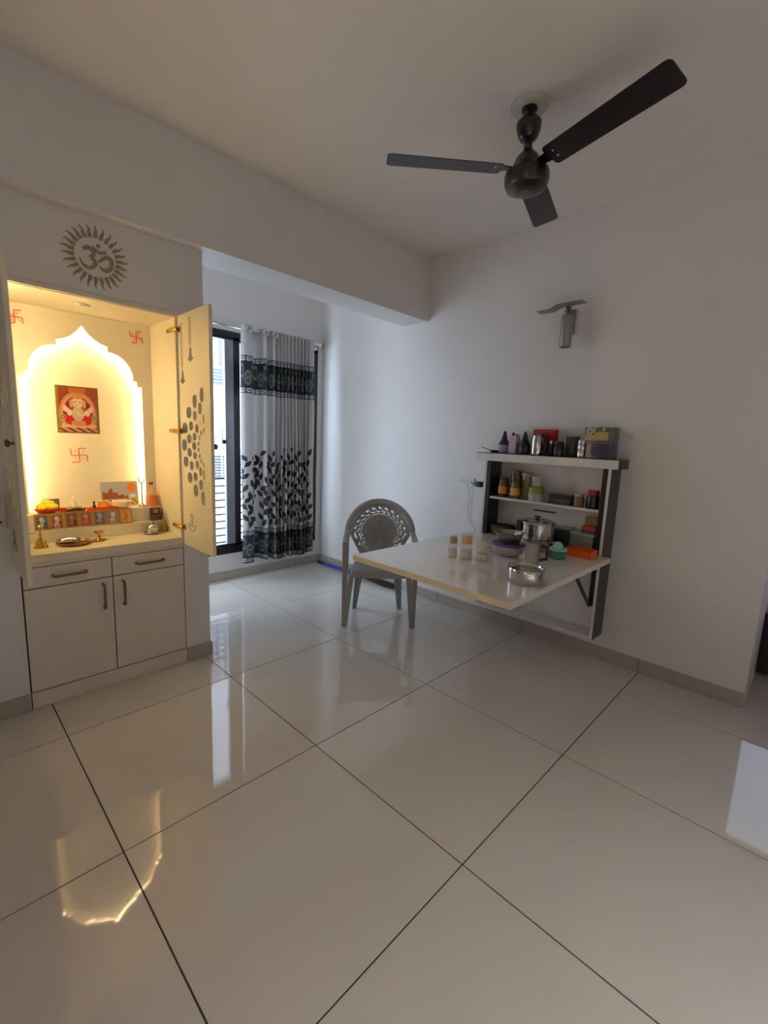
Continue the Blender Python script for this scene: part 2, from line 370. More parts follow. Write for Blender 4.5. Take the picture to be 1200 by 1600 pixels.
import numpy as np
def make_curtain():
    c = [(1.735, -.02), (1.76, -.047), (1.80, -.055), (1.84, -.045), (1.857, 0), (1.872, .045), (1.90, .052), (1.93, .04), (1.945, 0), (1.957, -.042), (1.982, -.05), (1.998, 0), (2.01, .045), (2.035, .035), (2.048, -.03), (2.075, -.05)]
    x = 2.09
    for k in range(9):
        c += [(x, .038), (x + .010, .044), (x + .0205, -.040), (x + .031, -.050)]; x += .0412
    c += [(2.468, .025), (2.482, -.035), (2.51, -.045), (2.545, -.035)]
    pts = []
    for i in range(len(c) - 1):
        p0, p1, p2, p3 = c[max(i - 1, 0)], c[i], c[i + 1], c[min(i + 2, len(c) - 1)]
        for k in range(24):
            t = k / 24
            pts.append(tuple(.5 * (2 * p1[d] + (p2[d] - p0[d]) * t + (2 * p0[d] - 5 * p1[d] + 4 * p2[d] - p3[d]) * t * t + (3 * p1[d] - p0[d] - 3 * p2[d] + p3[d]) * t ** 3) for d in (0, 1)))
    pts.append(c[-1]); P = np.array(pts)
    s = np.concatenate([[0], np.cumsum(np.hypot(*np.diff(P, axis=0).T))])
    step = .005; n = int(s[-1] / step); S1 = np.linspace(0, s[-1], n)
    px = np.interp(S1, s, P[:, 0]); py = np.interp(S1, s, P[:, 1])
    zb, zt = .165, 2.362; m = int((zt - zb) / step); Z1 = np.linspace(zb, zt, m)
    S, Zg = np.meshgrid(S1, Z1); PX, _ = np.meshgrid(px, Z1); PY, _ = np.meshgrid(py, Z1)
    dn = (zt - Zg) / (zt - zb)
    tight = np.clip((PX - 2.05) / .1, 0, 1)
    Xg = PX + .012 * np.sin(S * 3.1 + Zg * 2.2) * dn + .018 * dn * (PX - 2.1) + tight * .006 * np.sin(Zg * 6 + S * 17) * dn
    Yg = 1.61 + PY * (1 - .45 * tight * (1 - dn) + .25 * dn) + .012 * np.sin(S * 7.3 + Zg * 1.6) * dn
    Zg2 = Zg + .010 * np.sin(S * 5.0) * dn
    base = np.array(lin((182, 177, 173))); navy = np.array(lin((24, 26, 38))); char = np.array(lin((34, 37, 39))); olive = np.array(lin((112, 116, 108))); white = np.array(lin((214, 214, 216))); leaf = np.array(lin((27, 27, 33)))
    Cc = np.tile(base, (m, n, 1))
    weave = 1 + .05 * np.sin(S * 900) * np.sin(Zg * 40)
    Cc *= weave[..., None]
    def fill(mask, col): Cc[mask] = col
    def border(z0, z1):
        h = z1 - z0; fill((Zg > z0) & (Zg < z1), navy)
        inn = (Zg > z0 + h * .2) & (Zg < z1 - h * .2); q = (S % .055) / .055
        fill(inn & (q > .08) & (q < .62), white); zc = (z0 + z1) / 2
        fill(((q - .35) * .055) ** 2 + (Zg - zc) ** 2 < .0098 ** 2, navy)
        fill(inn & (q > .7) & (q < .95), np.array(lin((120, 124, 134))))
    def band(z0, z1):
        fill((Zg > z0) & (Zg < z1), char)
        per = .13; q = (S % per) - per / 2; zc = (z0 + z1) / 2; hz = (z1 - z0) / 2
        a = (q / .034) ** 2 + ((Zg - zc + .03) / (hz * .62)) ** 2
        fill((a < 1) & (a > .35), olive); fill(a < .12, olive)
        a = ((np.abs(q) - .055) / .02) ** 2 + ((Zg - zc - .03) / (hz * .6)) ** 2
        fill((a < 1) & (a > .4), olive * .8)
    # vines
    rnd = random.Random(11)
    def lf(s0, z0, ang, L, Wd, col=leaf):
        i0, i1 = np.searchsorted(S1, [s0 - L, s0 + L]); j0, j1 = np.searchsorted(Z1, [z0 - L, z0 + L])
        if i1 <= i0 or j1 <= j0: return
        ds = S[j0:j1, i0:i1] - s0; dz = Zg[j0:j1, i0:i1] - z0
        a = ds * math.cos(ang) + dz * math.sin(ang); b = -ds * math.sin(ang) + dz * math.cos(ang)
        Cc[j0:j1, i0:i1][(np.abs(a) < L) & (np.abs(b) < Wd * (1 - (a / L) ** 2))] = col
    vine = leaf * 1.6
    k = 0; s0 = .03
    while s0 < S1[-1]:
        ztop = 1.18 + .06 * math.sin(k * 2.3); ph = rnd.random() * 6
        zz = .48
        while zz < ztop:
            sc_ = s0 + .028 * math.sin(zz * 9 + ph)
            j = np.searchsorted(Z1, zz); i0, i1 = np.searchsorted(S1, [sc_ - .003, sc_ + .003]); Cc[j:j + 1, i0:max(i1, i0 + 1)] = vine; zz += .005
        zz = .52 + rnd.random() * .03; sd = 1
        while zz < ztop + .02:
            sc_ = s0 + .028 * math.sin(zz * 9 + ph)
            lf(sc_ + sd * .026, zz + .015, (R_(52) if sd > 0 else R_(128)) + rnd.uniform(-.35, .35), 0.044, .021); sd = -sd; zz += .057
        s0 += .098; k += 1
    for s0, z0 in ((.42, 1.42), (.9, 1.43)):
        for t in range(40):
            a = t / 40 * 1.5; ss = s0 + .07 * math.sin(a); z_ = z0 - .05 * (1 - math.cos(a)) - .0
            j = np.searchsorted(Z1, z_); i0, i1 = np.searchsorted(S1, [ss - .004, ss + .004]); Cc[j - 1:j + 1, i0:i1] = vine
    band(1.825, 2.045); border(2.045, 2.10); border(1.768, 1.825)
    band(.225, .43); border(.43, .485); border(zb + .004, .225)
    vs = np.stack([Xg, Yg, Zg2], -1).reshape(-1, 3)
    idx = np.arange(n * m).reshape(m, n)
    F = np.stack([idx[:-1, :-1], idx[:-1, 1:], idx[1:, 1:], idx[1:, :-1]], -1).reshape(-1, 4)
    me = bpy.data.meshes.new('cloth'); me.from_pydata(vs.tolist(), [], F.tolist())
    at = me.color_attributes.new('Col', 'FLOAT_COLOR', 'POINT')
    at.data.foreach_set('color', np.concatenate([Cc.reshape(-1, 3), np.ones((n * m, 1))], 1).ravel().astype(np.float32))
    me.shade_smooth()
    t = thing('curtain', 'grey curtain with black leaf print and dark borders, bunched at one side', 'curtain', (2.15, 1.61, .16))
    wpart('cloth', me, mat('curtain_cloth', None, .6, attr='Col', var=.04, scale=40, sheen=.15, translu=.12), t)
    for x, dy in ((1.795, -.062), (1.97, -.056), (2.066, -.056)):
        wpart('eyelet_ring', MB().tube([(x + .021 * math.cos(a), 1.61 + dy, 2.325 + .021 * math.sin(a)) for a in [2 * math.pi * q / 20 for q in range(20)]], .0065, 8, True), CHROME, t)
make_curtain()

# ------------------------------------------------------------------ prayer niche
LED = mat('led_strip', (255, 205, 130), .5, emit=62.0, emit_col=(1.0, .78, .40))
base_cab = thing('storage_cabinet', 'cream storage cabinet with two drawers and two doors below the shrine', 'cabinet', (.305, .35, 0))
wpart('body', MB().box(NX0 + .003, NX1 - .003, .362, .795, .085, .742), GAP, base_cab)
wpart('plinth', MB().box(NX0 + .004, NX1 - .003, .345, .40, 0, .083), LAM, base_cab, bevel=.001)
SPL = .307
wpart('apron', MB().box(NX0 + .004, NX1 - .004, .345, .363, .7255, .7435), LAM, base_cab, bevel=.001)
for x0, x1 in ((NX0 + .006, SPL - .0025), (SPL + .0025, NX1 - .006)):
    d = wpart('drawer', MB().box(x0, x1, .345, .363, .621, .722), LAM, base_cab, bevel=.0012)
    xc = (x0 + x1) / 2
    wpart('handle', MB().tube([(xc - .07, .346, .672), (xc - .07, .322, .672), (xc - .06, .316, .672), (xc + .06, .316, .672), (xc + .07, .322, .672), (xc + .07, .346, .672)], .0065, 8), BRONZE, d)
    d = wpart('door', MB().box(x0, x1, .345, .363, .089, .616), LAM, base_cab, bevel=.0012)
    xh = x1 - .045 if x1 < .4 else x0 + .045
    wpart('handle', MB().tube([(xh, .346, .455), (xh, .322, .455), (xh, .316, .465), (xh, .316, .575), (xh, .322, .585), (xh, .346, .585)], .0065, 8), BRONZE, d)

top = thing('worktop', 'cream worktop slab of the shrine above the drawers', 'worktop', (.305, .35, .745))
wpart('slab', MB().box(NX0 + .012, NX1 - .012, .342, .79, .744, .786), LAMY, top, bevel=.002)
for y0, y1, z1, lab in ((.60, .6445, .852, 'lower cream ledge of the shrine carrying the picture row'), (.645, .79, .933, 'upper cream ledge of the shrine carrying flowers and offerings')):
    t = thing('shrine_step', lab, 'ledge', (.305, y0, .7865), group='shrine ledges')
    wpart('riser', MB().box(NX0 + .016, NX1 - .016, y0, y0 + .012, .7865, z1 - .0121), LAMY, t, bevel=.001)
    wpart('tread', MB().box(NX0 + .016, NX1 - .016, y0 - .001, y1, z1 - .012, z1), LAMY, t, bevel=.0015)

sh = thing('shrine_cabinet', 'glowing cream prayer niche with arched backlit panel and open doors', 'shrine', (.305, .35, .745))
wpart('side_panel', MB().box(NX0 + .001, NX0 + .011, .352, .797, .745, NZ), LAMY, sh)
wpart('side_panel', MB().box(NX1 - .011, NX1 - .001, .352, .797, .745, NZ), LAMY, sh)
wpart('top_panel', MB().box(NX0 + .011, NX1 - .011, .352, .797, NZ - .011, NZ - .001), LAMY, sh)
wpart('back_panel', MB().box(NX0 + .011, NX1 - .011, .790, .7975, .9335, NZ - .012), LAMY, sh)
wpart('header_trim', MB().box(NX0, NX1, .338, .3515, NZ - .008, NZ + .014), LAM, sh, bevel=.002)
AC = .322
half = [(0, 1.957), (.012, 1.94), (.030, 1.918), (.060, 1.891), (.095, 1.874), (.122, 1.865), (.122, 1.836), (.150, 1.834), (.180, 1.822), (.208, 1.803), (.230, 1.775), (.246, 1.742), (.252, 1.71), (.252, 1.688), (.272, 1.687), (.272, 1.656), (.298, 1.656)]
arch = [(AC - a, z) for a, z in reversed(half)] + [(AC + a, z) for a, z in half[1:]]
poly = [(NX0 + .011, .9335)] + [(AC - .298, .9335)] + arch + [(AC + .298, .9335), (NX1 - .011, .9335), (NX1 - .011, NZ - .012), (NX0 + .011, NZ - .012)]
wpart('arch_panel', MB().prism(poly, .735, .745), LAMY, sh)
arch_led = [(AC - .298 - .014, 0, .95)] + [(AC + (x - AC) * 1.05, 0, z + .012) for x, z in arch] + [(AC + .298 + .014, 0, .95)]
wpart('led_strip', MB().tube([(x, .758, z) for x, _, z in arch_led], .005, 6), LED, sh)
LED_FILL = mat('added_led_fill', (255, 215, 150), .5, emit=165.0, emit_col=(1.0, .78, .40))
wpart('led_strip', MB().tube([(NX0 + .016, .368, 1.10), (NX0 + .016, .368, 2.0)], .004, 6), LED_FILL, sh)  # added strip hidden by the left door, brightens right door and worktop
wpart('spotlight', MB().lathe([(.0, 0), (.02, 0), (.024, -.004), (.032, -.008), (.034, 0)][::-1], (.28, .50, NZ - .012), n=20), SHELFW, sh)

PET = [(0.064, 1.595, 0.023, 0.037), (0.152, 1.565, 0.027, 0.034), (0.088, 1.526, 0.022, 0.029), (0.231, 1.507, 0.033, 0.03), (0.154, 1.49, 0.022, 0.025), (0.092, 1.454, 0.018, 0.021), (0.049, 1.473, 0.01, 0.024), (0.286, 1.422, 0.036, 0.029), (0.206, 1.434, 0.025, 0.024), (0.132, 1.421, 0.022, 0.023), (0.09, 1.445, 0.019, 0.016), (0.049, 1.413, 0.008, 0.016), (0.079, 1.399, 0.011, 0.013), (0.234, 1.364, 0.029, 0.025), (0.164, 1.376, 0.025, 0.021), (0.102, 1.373, 0.009, 0.013), (0.301, 1.328, 0.034, 0.031), (0.172, 1.326, 0.027, 0.021), (0.115, 1.342, 0.011, 0.012), (0.234, 1.289, 0.03, 0.024), (0.117, 1.308, 0.011, 0.012), (0.164, 1.274, 0.025, 0.02), (0.105, 1.274, 0.011, 0.012), (0.287, 1.234, 0.036, 0.029), (0.211, 1.217, 0.026, 0.025), (0.138, 1.226, 0.022, 0.022), (0.085, 1.25, 0.01, 0.013), (0.057, 1.23, 0.009, 0.014), (0.239, 1.147, 0.032, 0.03), (0.164, 1.159, 0.025, 0.024), (0.097, 1.192, 0.02, 0.023), (0.058, 1.176, 0.01, 0.029), (0.164, 1.082, 0.03, 0.033), (0.097, 1.12, 0.022, 0.028), (0.074, 1.048, 0.024, 0.038)]
PETM = mat('brown_inlay', (112, 92, 66), .3, var=.08)
LINE = mat('engraved_line', (150, 124, 84), .5)
def inside(p, poly):
    c = False
    for (x0, y0), (x1, y1) in zip(poly, poly[1:] + poly[:1]):
        if (y0 > p[1]) != (y1 > p[1]) and p[0] < (x1 - x0) * (p[1] - y0) / (y1 - y0) + x0: c = not c
    return c
def cut_board(outer, holes, t0, t1):
    import bmesh
    bm = bmesh.new(); es = []
    loops = [outer] + holes
    for lp in loops:
        vs = [bm.verts.new((t0, y, z)) for y, z in lp]
        es += [bm.edges.new((vs[i], vs[(i + 1) % len(vs)])) for i in range(len(vs))]
    bmesh.ops.triangle_fill(bm, use_beauty=True, use_dissolve=False, edges=es)
    r = bmesh.ops.extrude_face_region(bm, geom=bm.faces[:])
    bmesh.ops.translate(bm, vec=(t1 - t0, 0, 0), verts=[v for v in r['geom'] if isinstance(v, bmesh.types.BMVert)])
    bmesh.ops.recalc_face_normals(bm, faces=bm.faces)
    me = bpy.data.meshes.new('door'); bm.to_mesh(me); bm.free()
    return me
def shrine_door(xi, inner):
    """xi: world x of the inner face, inner: +1 when the inner face looks to -x"""
    x0, x1 = (xi, xi + .018) if inner > 0 else (xi - .018, xi)
    holes = []
    for y, z, hy, hz in PET:
        hp = []
        for k in range(14):
            t = 2 * math.pi * k / 14; c_, s_ = math.cos(t), math.sin(t)
            hp.append((y + hy * math.copysign(abs(c_) ** .74, c_), z + hz * 1.04 * math.copysign(abs(s_) ** .95, s_)))
        holes.append([(y, z)] + hp)
    for _ in range(40):      # shrink neighbours until every cutout keeps a bridge of board around it
        for i in range(len(holes)):
            for j in range(i):
                if min((p[0] - q[0]) ** 2 + (p[1] - q[1]) ** 2 for p in holes[i] for q in holes[j]) < .003 ** 2 or any(inside(p, holes[j][1:]) for p in holes[i]):
                    for h in (holes[i], holes[j]): h[1:] = [(h[0][0] + (p[0] - h[0][0]) * .96, h[0][1] + (p[1] - h[0][1]) * .96) for p in h[1:]]
    holes = [h[1:] for h in holes]
    h = .08
    for yb, zb in ((.19, 1.773), (.300, 1.664)):
        prof = [(0, 1), (.008, .9), (.014, .62), (.020, .3), (.034, .18), (.034, .13), (.012, .13), (.010, 0), (-.010, 0), (-.012, .13), (-.034, .13), (-.034, .18), (-.020, .3), (-.014, .62), (-.008, .9)]
        holes.append([(min(yb + q, .344), zb + h * r) for q, r in prof])
    d = wpart('door', cut_board([(-.035, .744), (.348, .744), (.348, NZ - .002), (-.035, NZ - .002)], holes, x0, x1), LAMY, sh)
    d['label'] = 'open cream shrine door with petal and bell cutouts'
    a, b = x0 - .0006, x1 + .0006
    for yb, zb in ((.19, 1.773), (.300, 1.664)):
        zc = zb + h + .03; ch = MB(); k = 0
        while zc < 2.0:
            for xs in (a, b):
                ch.tube([(xs, yb + .011 * math.cos(t), zc + .024 * math.sin(t)) for t in [2 * math.pi * q / 12 for q in range(12)]], .0013, 5, True)
            zc += .047
        wpart('chain_motif', ch, LINE, d)
    dm = MB()
    for xs in (a, b):
        dm.tube([(xs, .225 - .05 * math.cos(t), .882 - .04 * math.sin(t)) for t in [math.pi * q / 12 for q in range(13)]], .0018, 5)
        dm.tube([(xs, .225 + .05 * q / 6, .882 - .012 * (1 - (q / 6) ** 2)) for q in range(-6, 7)], .0016, 5)
        dm.tube([(xs, .228 + .014 * math.sin(t), .872 + .035 * (1 - math.cos(t))) for t in [2 * math.pi * q / 14 for q in range(14)]], .0016, 5, True)
    wpart('lamp_motif', dm, LINE, d)
    kx = b if inner > 0 else a; sg = inner
    wpart('knob', MB().lathe([(.006, 0), (.006, .012), (.014, .016), (.016, .024), (.010, .03), (0, .031)] if sg > 0 else [(.006, 0), (.006, -.012), (.014, -.016), (.016, -.024), (.010, -.03), (0, -.031)], (kx, -.002, 1.33), axis='x', n=14), BRONZE, d)
    for z in (1.955, 1.405, .850):
        s = 1 if inner > 0 else -1
        xm = xi - s * .0115
        hm = MB().box(min(xm, xm - s * .014), max(xm, xm - s * .014), .40, .446, z - .009, z + .009)
        hm.lathe([(.0165, -.002), (.0165, .004), (.012, .008)], (xi - s * .002, .322, z), axis='x', n=14)
        hm.tube([(xm - s * .01, .40, z), (xi - s * .024, .37, z), (xi - s * .010, .33, z)], .010, 8)
        wpart('hinge', hm, BRASS, sh)
shrine_door(NX1 + .002, 1)
shrine_door(NX0 - .002, -1)

# symbols
sun = thing('sun_emblem', 'brown sun emblem with an Om sign on the wall above the shrine', 'emblem', (.31, .35, 2.215))
EMB = mat('emblem_brown', (150, 124, 94), .45, var=.08)
om = MB(); t0, t1 = .346, .3515
ribbon(om, [(0.261, 2.242), (0.281, 2.254), (0.3, 2.247), (0.304, 2.228), (0.288, 2.211)], [.016, .017, .018, .017, .015], t0, t1)
ribbon(om, [(0.296, 2.211), (0.31, 2.193), (0.3, 2.172), (0.28, 2.163), (0.256, 2.174), (0.244, 2.201)], [.015, .018, .017, .014, .010, .003], t0, t1)
ribbon(om, [(0.323, 2.198), (0.342, 2.217), (0.364, 2.231), (0.381, 2.216), (0.377, 2.186), (0.357, 2.168), (0.338, 2.17), (0.326, 2.182)], [.008, .014, .018, .019, .019, .018, .012, .003], t0, t1)
ribbon(om, [(0.302, 2.265), (0.315, 2.25), (0.334, 2.244), (0.358, 2.253)], [.004, .012, .015, .013], t0, t1)
om.prism([(.326, 2.283), (.337, 2.272), (.326, 2.261), (.315, 2.272)], t0, t1)
wpart('om_sign', om, EMB, sun)
for k in range(26):
    a = 2 * math.pi * k / 26 + .06; r0, r1 = .089, .145 - .004 * (k % 2)
    pr = []
    for q, (r, sft) in enumerate(((r0, 0), (r0 + .018, .003), (r0 + .036, .000), (r1, .006))):
        pr.append((.312 + r * math.cos(a) - sft * math.sin(a), 2.216 + r * math.sin(a) + sft * math.cos(a)))
    wpart('ray', ribbon(MB(), pr, [.015, .0145, .0075, .0018], t0, t1, sub=3), EMB, sun)

SWM = mat('vermilion', (206, 84, 40), .5, var=.08)
SWF = mat('faded_vermilion', (206, 128, 78), .6, var=.1)
def swastika(x, z, s, y, label, dots=False):
    t = thing('swastika_motif', label, 'symbol', (x, y, z - s))
    m = MB(); w_ = s * .17
    for q in range(4):
        a = math.pi / 2 * q; ca, sa = math.cos(a), math.sin(a)
        pts = [(0, 0), (.55, 0), (.92, -.02), (1.0, -.25), (1.02, -.62), (1.12, -.95)] if not dots else [(0, 0), (.6, .03), (.95, 0), (1.05, -.3), (1.05, -.95)]
        P = [(x + s * .95 * (u * ca - v * sa), z + s * .95 * (u * sa + v * ca)) for u, v in pts]
        ribbon(m, P, [w_ * 1.1, w_, w_, w_ * .95, w_ * .9, w_ * .5][:len(P)], y - .002, y + .0005, sub=3)
        if dots: m.lathe([(w_ * .55, -.002), (w_ * .55, .0005)], (x + s * .5 * (ca - sa), y, z + s * .5 * (sa + ca)), n=10, axis='y')
    wpart('mark', m, SWF if dots else SWM, t)
    if not dots:
        m2 = MB()
        for q in range(4):
            a = math.pi / 2 * q; ca, sa = math.cos(a), math.sin(a)
            P = [(x + s * .95 * (u * ca - v * sa), z + s * .95 * (u * sa + v * ca)) for u, v in ((.25, -.3), (.62, -.32), (.72, -.7))]
            ribbon(m2, P, [w_ * .5] * 3, y - .002, y + .0005, sub=2)
        wpart('inner_line', m2, SWM, t)
swastika(.600, 1.945, .034, .735, 'small red swastika sticker at the upper right of the arch panel')
swastika(.030, 1.945, .034, .735, 'small red swastika sticker at the upper left of the arch panel')
swastika(.283, 1.242, .040, .790, 'faint orange swastika with dots painted below the deity poster', True)

# ------------------------------------------------------------------ things in the shrine
LEDGE, STEP, CT = .933, .852, .786
def ell(u, v, cu, cv, ru, rv): return ((u - cu) / ru) ** 2 + ((v - cv) / rv) ** 2
def deity(u, v):
    c = (170, 120, 60)
    if u < .06 or u > .94 or v < .03 or v > .965: return (120, 84, 30) if u > .06 else (150, 120, 40)
    e = ell(u, v, .5, .42, .44, .47)
    if v > .86: c = (186, 100, 34) if .3 < u < .7 else (146, 60, 34)
    elif e < 1: c = (196, 128, 84) if e > .8 else (150, 48, 34)
    else: c = (140, 58, 36) if v > .5 else (150, 110, 56)
    if e > .62 and e < .8: c = (206, 150, 112)
    # throne cushion and base
    if v < .15: c = (120, 36, 26) if (u * 9 + v * 20) % 2 < 1 else (206, 160, 120)
    if .12 < v < .2 and .1 < u < .92: c = (214, 178, 128)
    # wheels
    for cu in (.14, .88):
        q = ell(u, v, cu, .34, .075, .055)
        if q < 1: c = (190, 170, 120) if q > .5 else (60, 60, 50)
        if q < .15: c = (190, 170, 120)
    # garment
    if ell(u, v, .33, .30, .13, .12) < 1 or ell(u, v, .69, .30, .13, .12) < 1: c = (196, 24, 20)
    if ell(u, v, .5, .22, .17, .07) < 1: c = (206, 140, 104)
    # arms and attributes
    for cu, cv in ((.22, .52), (.8, .52), (.3, .44), (.72, .44)):
        if ell(u, v, cu, cv, .065, .07) < 1: c = (226, 196, 170)
    for cu in (.28, .74):
        if ell(u, v, cu, .60, .055, .06) < 1: c = (120, 22, 20)
    # body, head, trunk
    if ell(u, v, .5, .42, .15, .15) < 1: c = (204, 176, 136)
    if ell(u, v, .5, .66, .14, .12) < 1: c = (222, 190, 150)
    if ell(u, v, .5, .79, .12, .06) < 1: c = (196, 140, 70)
    if ell(u, v, .35, .63, .05, .09) < 1 or ell(u, v, .65, .63, .05, .09) < 1: c = (206, 150, 110)
    if ell(u, v, .46, .50, .06, .13) < 1: c = (206, 180, 140)
    q = ell(u, v, .58, .44, .11, .06)
    if .45 < q < 1 and v < .46: c = (232, 206, 160)
    for cu in (.44, .56):
        if ell(u, v, cu, .67, .018, .014) < 1: c = (60, 34, 24)
    return c
ps = paint('deity_poster', .207, .262, 90, 114, lambda u, v: tuple(q * .84 for q in deity(u, v)), .3, loc=(.291, .7865, 1.368))
tag(ps, 'colourful poster of a seated elephant-headed deity on the glowing back panel', 'poster')

def temple(u, v):
    c = (178, 172, 172) if v > .35 else (190, 178, 150)
    h = .44 + .10 * abs(math.sin(u * 19)) + (.16 if .22 < u < .36 else 0) * max(0, 1 - abs(u - .29) / .07) + .08 * math.sin(u * 7)
    if .06 < u < .72 and .3 < v < h: c = (150, 84, 56) if (u * 40) % 2 < 1.2 else (112, 60, 46)
    if v < .3: c = (214, 200, 160) if (u * 13 + v * 9) % 2 < 1 else (170, 130, 90)
    q = ell(u, v, .82, .74, .11, .18)
    if q < 1: c = (226, 124, 30)
    if ell(u, v, .84, .40, .10, .08) < 1: c = (236, 230, 224)
    if u < .015 or u > .985 or v < .02 or v > .98: c = (230, 222, 206)
    return c
tp = paint('temple_picture', .208, .155, 80, 60, temple, .25, loc=(.472, .740, LEDGE + .0005), rot=(R_(-7), 0, 0))
tag(tp, 'temple picture with an orange emblem leaning on the upper shrine step', 'picture')

# framed deity cards in a row on the lower step
row = thing('picture_row', 'folding row of small gold framed deity pictures on the lower shrine step', 'picture frame', (.27, .615, STEP))
PAL = [((92, 92, 92), (170, 170, 168), (70, 60, 50)), ((120, 90, 60), (190, 160, 140), (120, 40, 36)), ((104, 72, 44), (150, 100, 60), (80, 40, 30)), ((140, 84, 66), (180, 110, 90), (110, 50, 44)), ((96, 92, 104), (150, 140, 150), (80, 60, 80)), ((110, 120, 140), (190, 190, 190), (150, 90, 60)), ((206, 156, 66), (170, 100, 40), (214, 170, 90))]
for k in range(7):
    A, B, D = PAL[k]; wd = .066
    x = -.212 + k * .0675; zt = .004 * (k % 2)
    y = -.004 + .004 * (k % 2) - (.006 if k == 6 else 0); rx = -10 if k < 6 else -16
    def cf(u, v, A=A, B=B, D=D, k=k):
        if u < .09 or u > .91 or v < .07 or v > .93: return (186, 140, 60)
        c = A
        if ell(u, v, .5, .42, .28, .34) < 1: c = B
        if ell(u, v, .5, .72, .13, .12) < 1: c = tuple(min(255, q + 30) for q in B)
        if v < .25 and (u * 7 + k) % 2 < 1: c = D
        if ell(u, v, .3, .5, .08, .14) < 1 or ell(u, v, .72, .4, .08, .16) < 1: c = D
        return c
    p = paint('picture', wd - .004, .084, 26, 32, cf, .2, row, (x, y, .001), (R_(rx), 0, 0))
    fr = MB().box(-wd / 2, wd / 2, -.003, .004, 0, .004).box(-wd / 2, wd / 2, -.003, .004, .082, .087).box(-wd / 2, -wd / 2 + .004, -.003, .004, 0, .087).box(wd / 2 - .004, wd / 2, -.003, .004, 0, .087)
    obj('frame', fr, GOLDF, p)

def lathe_obj(name, parts, label, cat, loc, group=None, rz=0):
    t = thing(name, label, cat, loc, rz, group)
    for pn, prof, m in parts: obj(pn, MB().lathe(prof), m, t)
    return t

# red plate of marigolds
t = thing('flower_plate', 'red plate heaped with yellow marigolds at the left of the shrine step', 'plate', (.095, .692, LEDGE))
obj('plate', MB().lathe([(.0, 0), (.034, 0), (.052, .020), (.055, .022), (.055, .018), (.036, -.0)][::-1] + [(0, .003)]), REDP, t)
YEL = mat('marigold_yellow', (244, 222, 36), .6, var=.15, scale=60, bump=.6)
for k, (dx, dy, dz, r) in enumerate(((-.024, -.012, .034, .024), (.008, -.016, .035, .025), (.032, -.006, .034, .020), (-.008, .012, .040, .024), (.02, .014, .040, .022), (-.002, -.002, .056, .022), (.018, -.002, .054, .018))):
    obj('marigold', MB().lathe([(0, -.6 * r)] + [(r * (math.sin(a) + (.10 if q % 2 else 0)), -r * .8 * math.cos(a)) for q, a in enumerate([R_(25 + 14 * i) for i in range(10)])] + [(0, .8 * r)], (dx, dy, dz), 16), YEL, t)
obj('leaf_sprig', MB().prism([(-.02, 0), (-.005, .014), (.012, .012), (.02, .002), (.004, -.006)], .072, .074, 'xy'), mat('leaf_green', (120, 120, 50), .6), t)
t = thing('framed_picture', 'small dark brown framed picture behind the marigold plate', 'picture', (.125, .728, LEDGE))
obj('frame', MB().box(-.035, .035, -.004, .004, 0, .07), mat('brown_wood', (96, 66, 36), .5), t, bevel=.001)
obj('picture', MB().box(-.029, .029, -.0055, -.004, .008, .062), mat('brown_print', (134, 100, 54), .4, var=.3, scale=60), t)
lathe_obj('vermilion_pot', [('pot', [(.0, 0), (.010, 0), (.015, .012), (.013, .022), (.015, .026), (0, .026)], REDP)], 'tiny red vermilion pot beside the marigold plate', 'pot', (.166, .672, LEDGE))
# figurine on ornate base
t = thing('deity_figurine', 'small white deity figurine on an ornate brass base', 'figurine', (.222, .690, LEDGE))
obj('base', MB().lathe([(0, 0), (.048, 0), (.052, .006), (.040, .012), (.044, .018), (.030, .026), (0, .027)], sy=.6), mat('old_brass', (170, 130, 60), .4, metal=.6), t)
obj('body', MB().lathe([(0, .026), (.017, .026), (.018, .034), (.012, .048), (.013, .052), (.006, .058), (.010, .066), (.010, .074), (.004, .082), (0, .086)]), mat('ivory', (232, 220, 190), .4), t)
obj('arm', MB().tube([(-.010, 0, .052), (-.020, -.004, .044), (-.012, -.012, .038)], .004, 7).tube([(.010, 0, .052), (.020, -.004, .044), (.012, -.012, .038)], .004, 7), MATS['ivory'], t)
obj('garland', MB().tube([(.05 * math.cos(a), .028 * math.sin(a) - .004, .014 + .006 * math.sin(3 * a)) for a in [math.pi + math.pi * q / 14 for q in range(15)]], .006, 7), mat('dark_garland', (90, 50, 30), .7, var=.3, scale=80), t)
# red tray with bottle, box
t = thing('offering_tray', 'orange-red tray on the upper shrine step in front of the temple picture', 'tray', (.365, .672, LEDGE))
obj('tray', MB().rbox(-.085, .085, -.022, .022, 0, .004, .01).box(-.083, .083, -.022, -.019, .004, .016).box(-.083, .083, .019, .022, .004, .016).box(-.085, -.082, -.02, .02, .004, .016).box(.082, .085, -.02, .02, .004, .016), mat('orange_red', (236, 70, 24), .4), t)
lathe_obj('attar_bottle', [('bottle', [(0, 0), (.009, 0), (.009, .022), (.004, .028), (.004, .034), (0, .034)], mat('dark_glass', (60, 30, 24), .15)), ('cap', [(0, .034), (.0055, .034), (.0055, .046), (0, .047)], DARKP)],
          'small dark bottle with black cap in the orange-red tray', 'bottle', (.315, .668, LEDGE + .0045))
t = thing('incense_box', 'small orange carton standing in the orange-red tray', 'box', (.358, .672, LEDGE + .0045))
obj('carton', MB().box(-.021, .021, -.012, .012, 0, .045), mat('orange_carton', (238, 140, 30), .5, var=.1), t, bevel=.0008)
obj('label', MB().box(-.013, .013, -.0128, -.0118, .008, .036), mat('yellow_print', (240, 190, 60), .5), t)
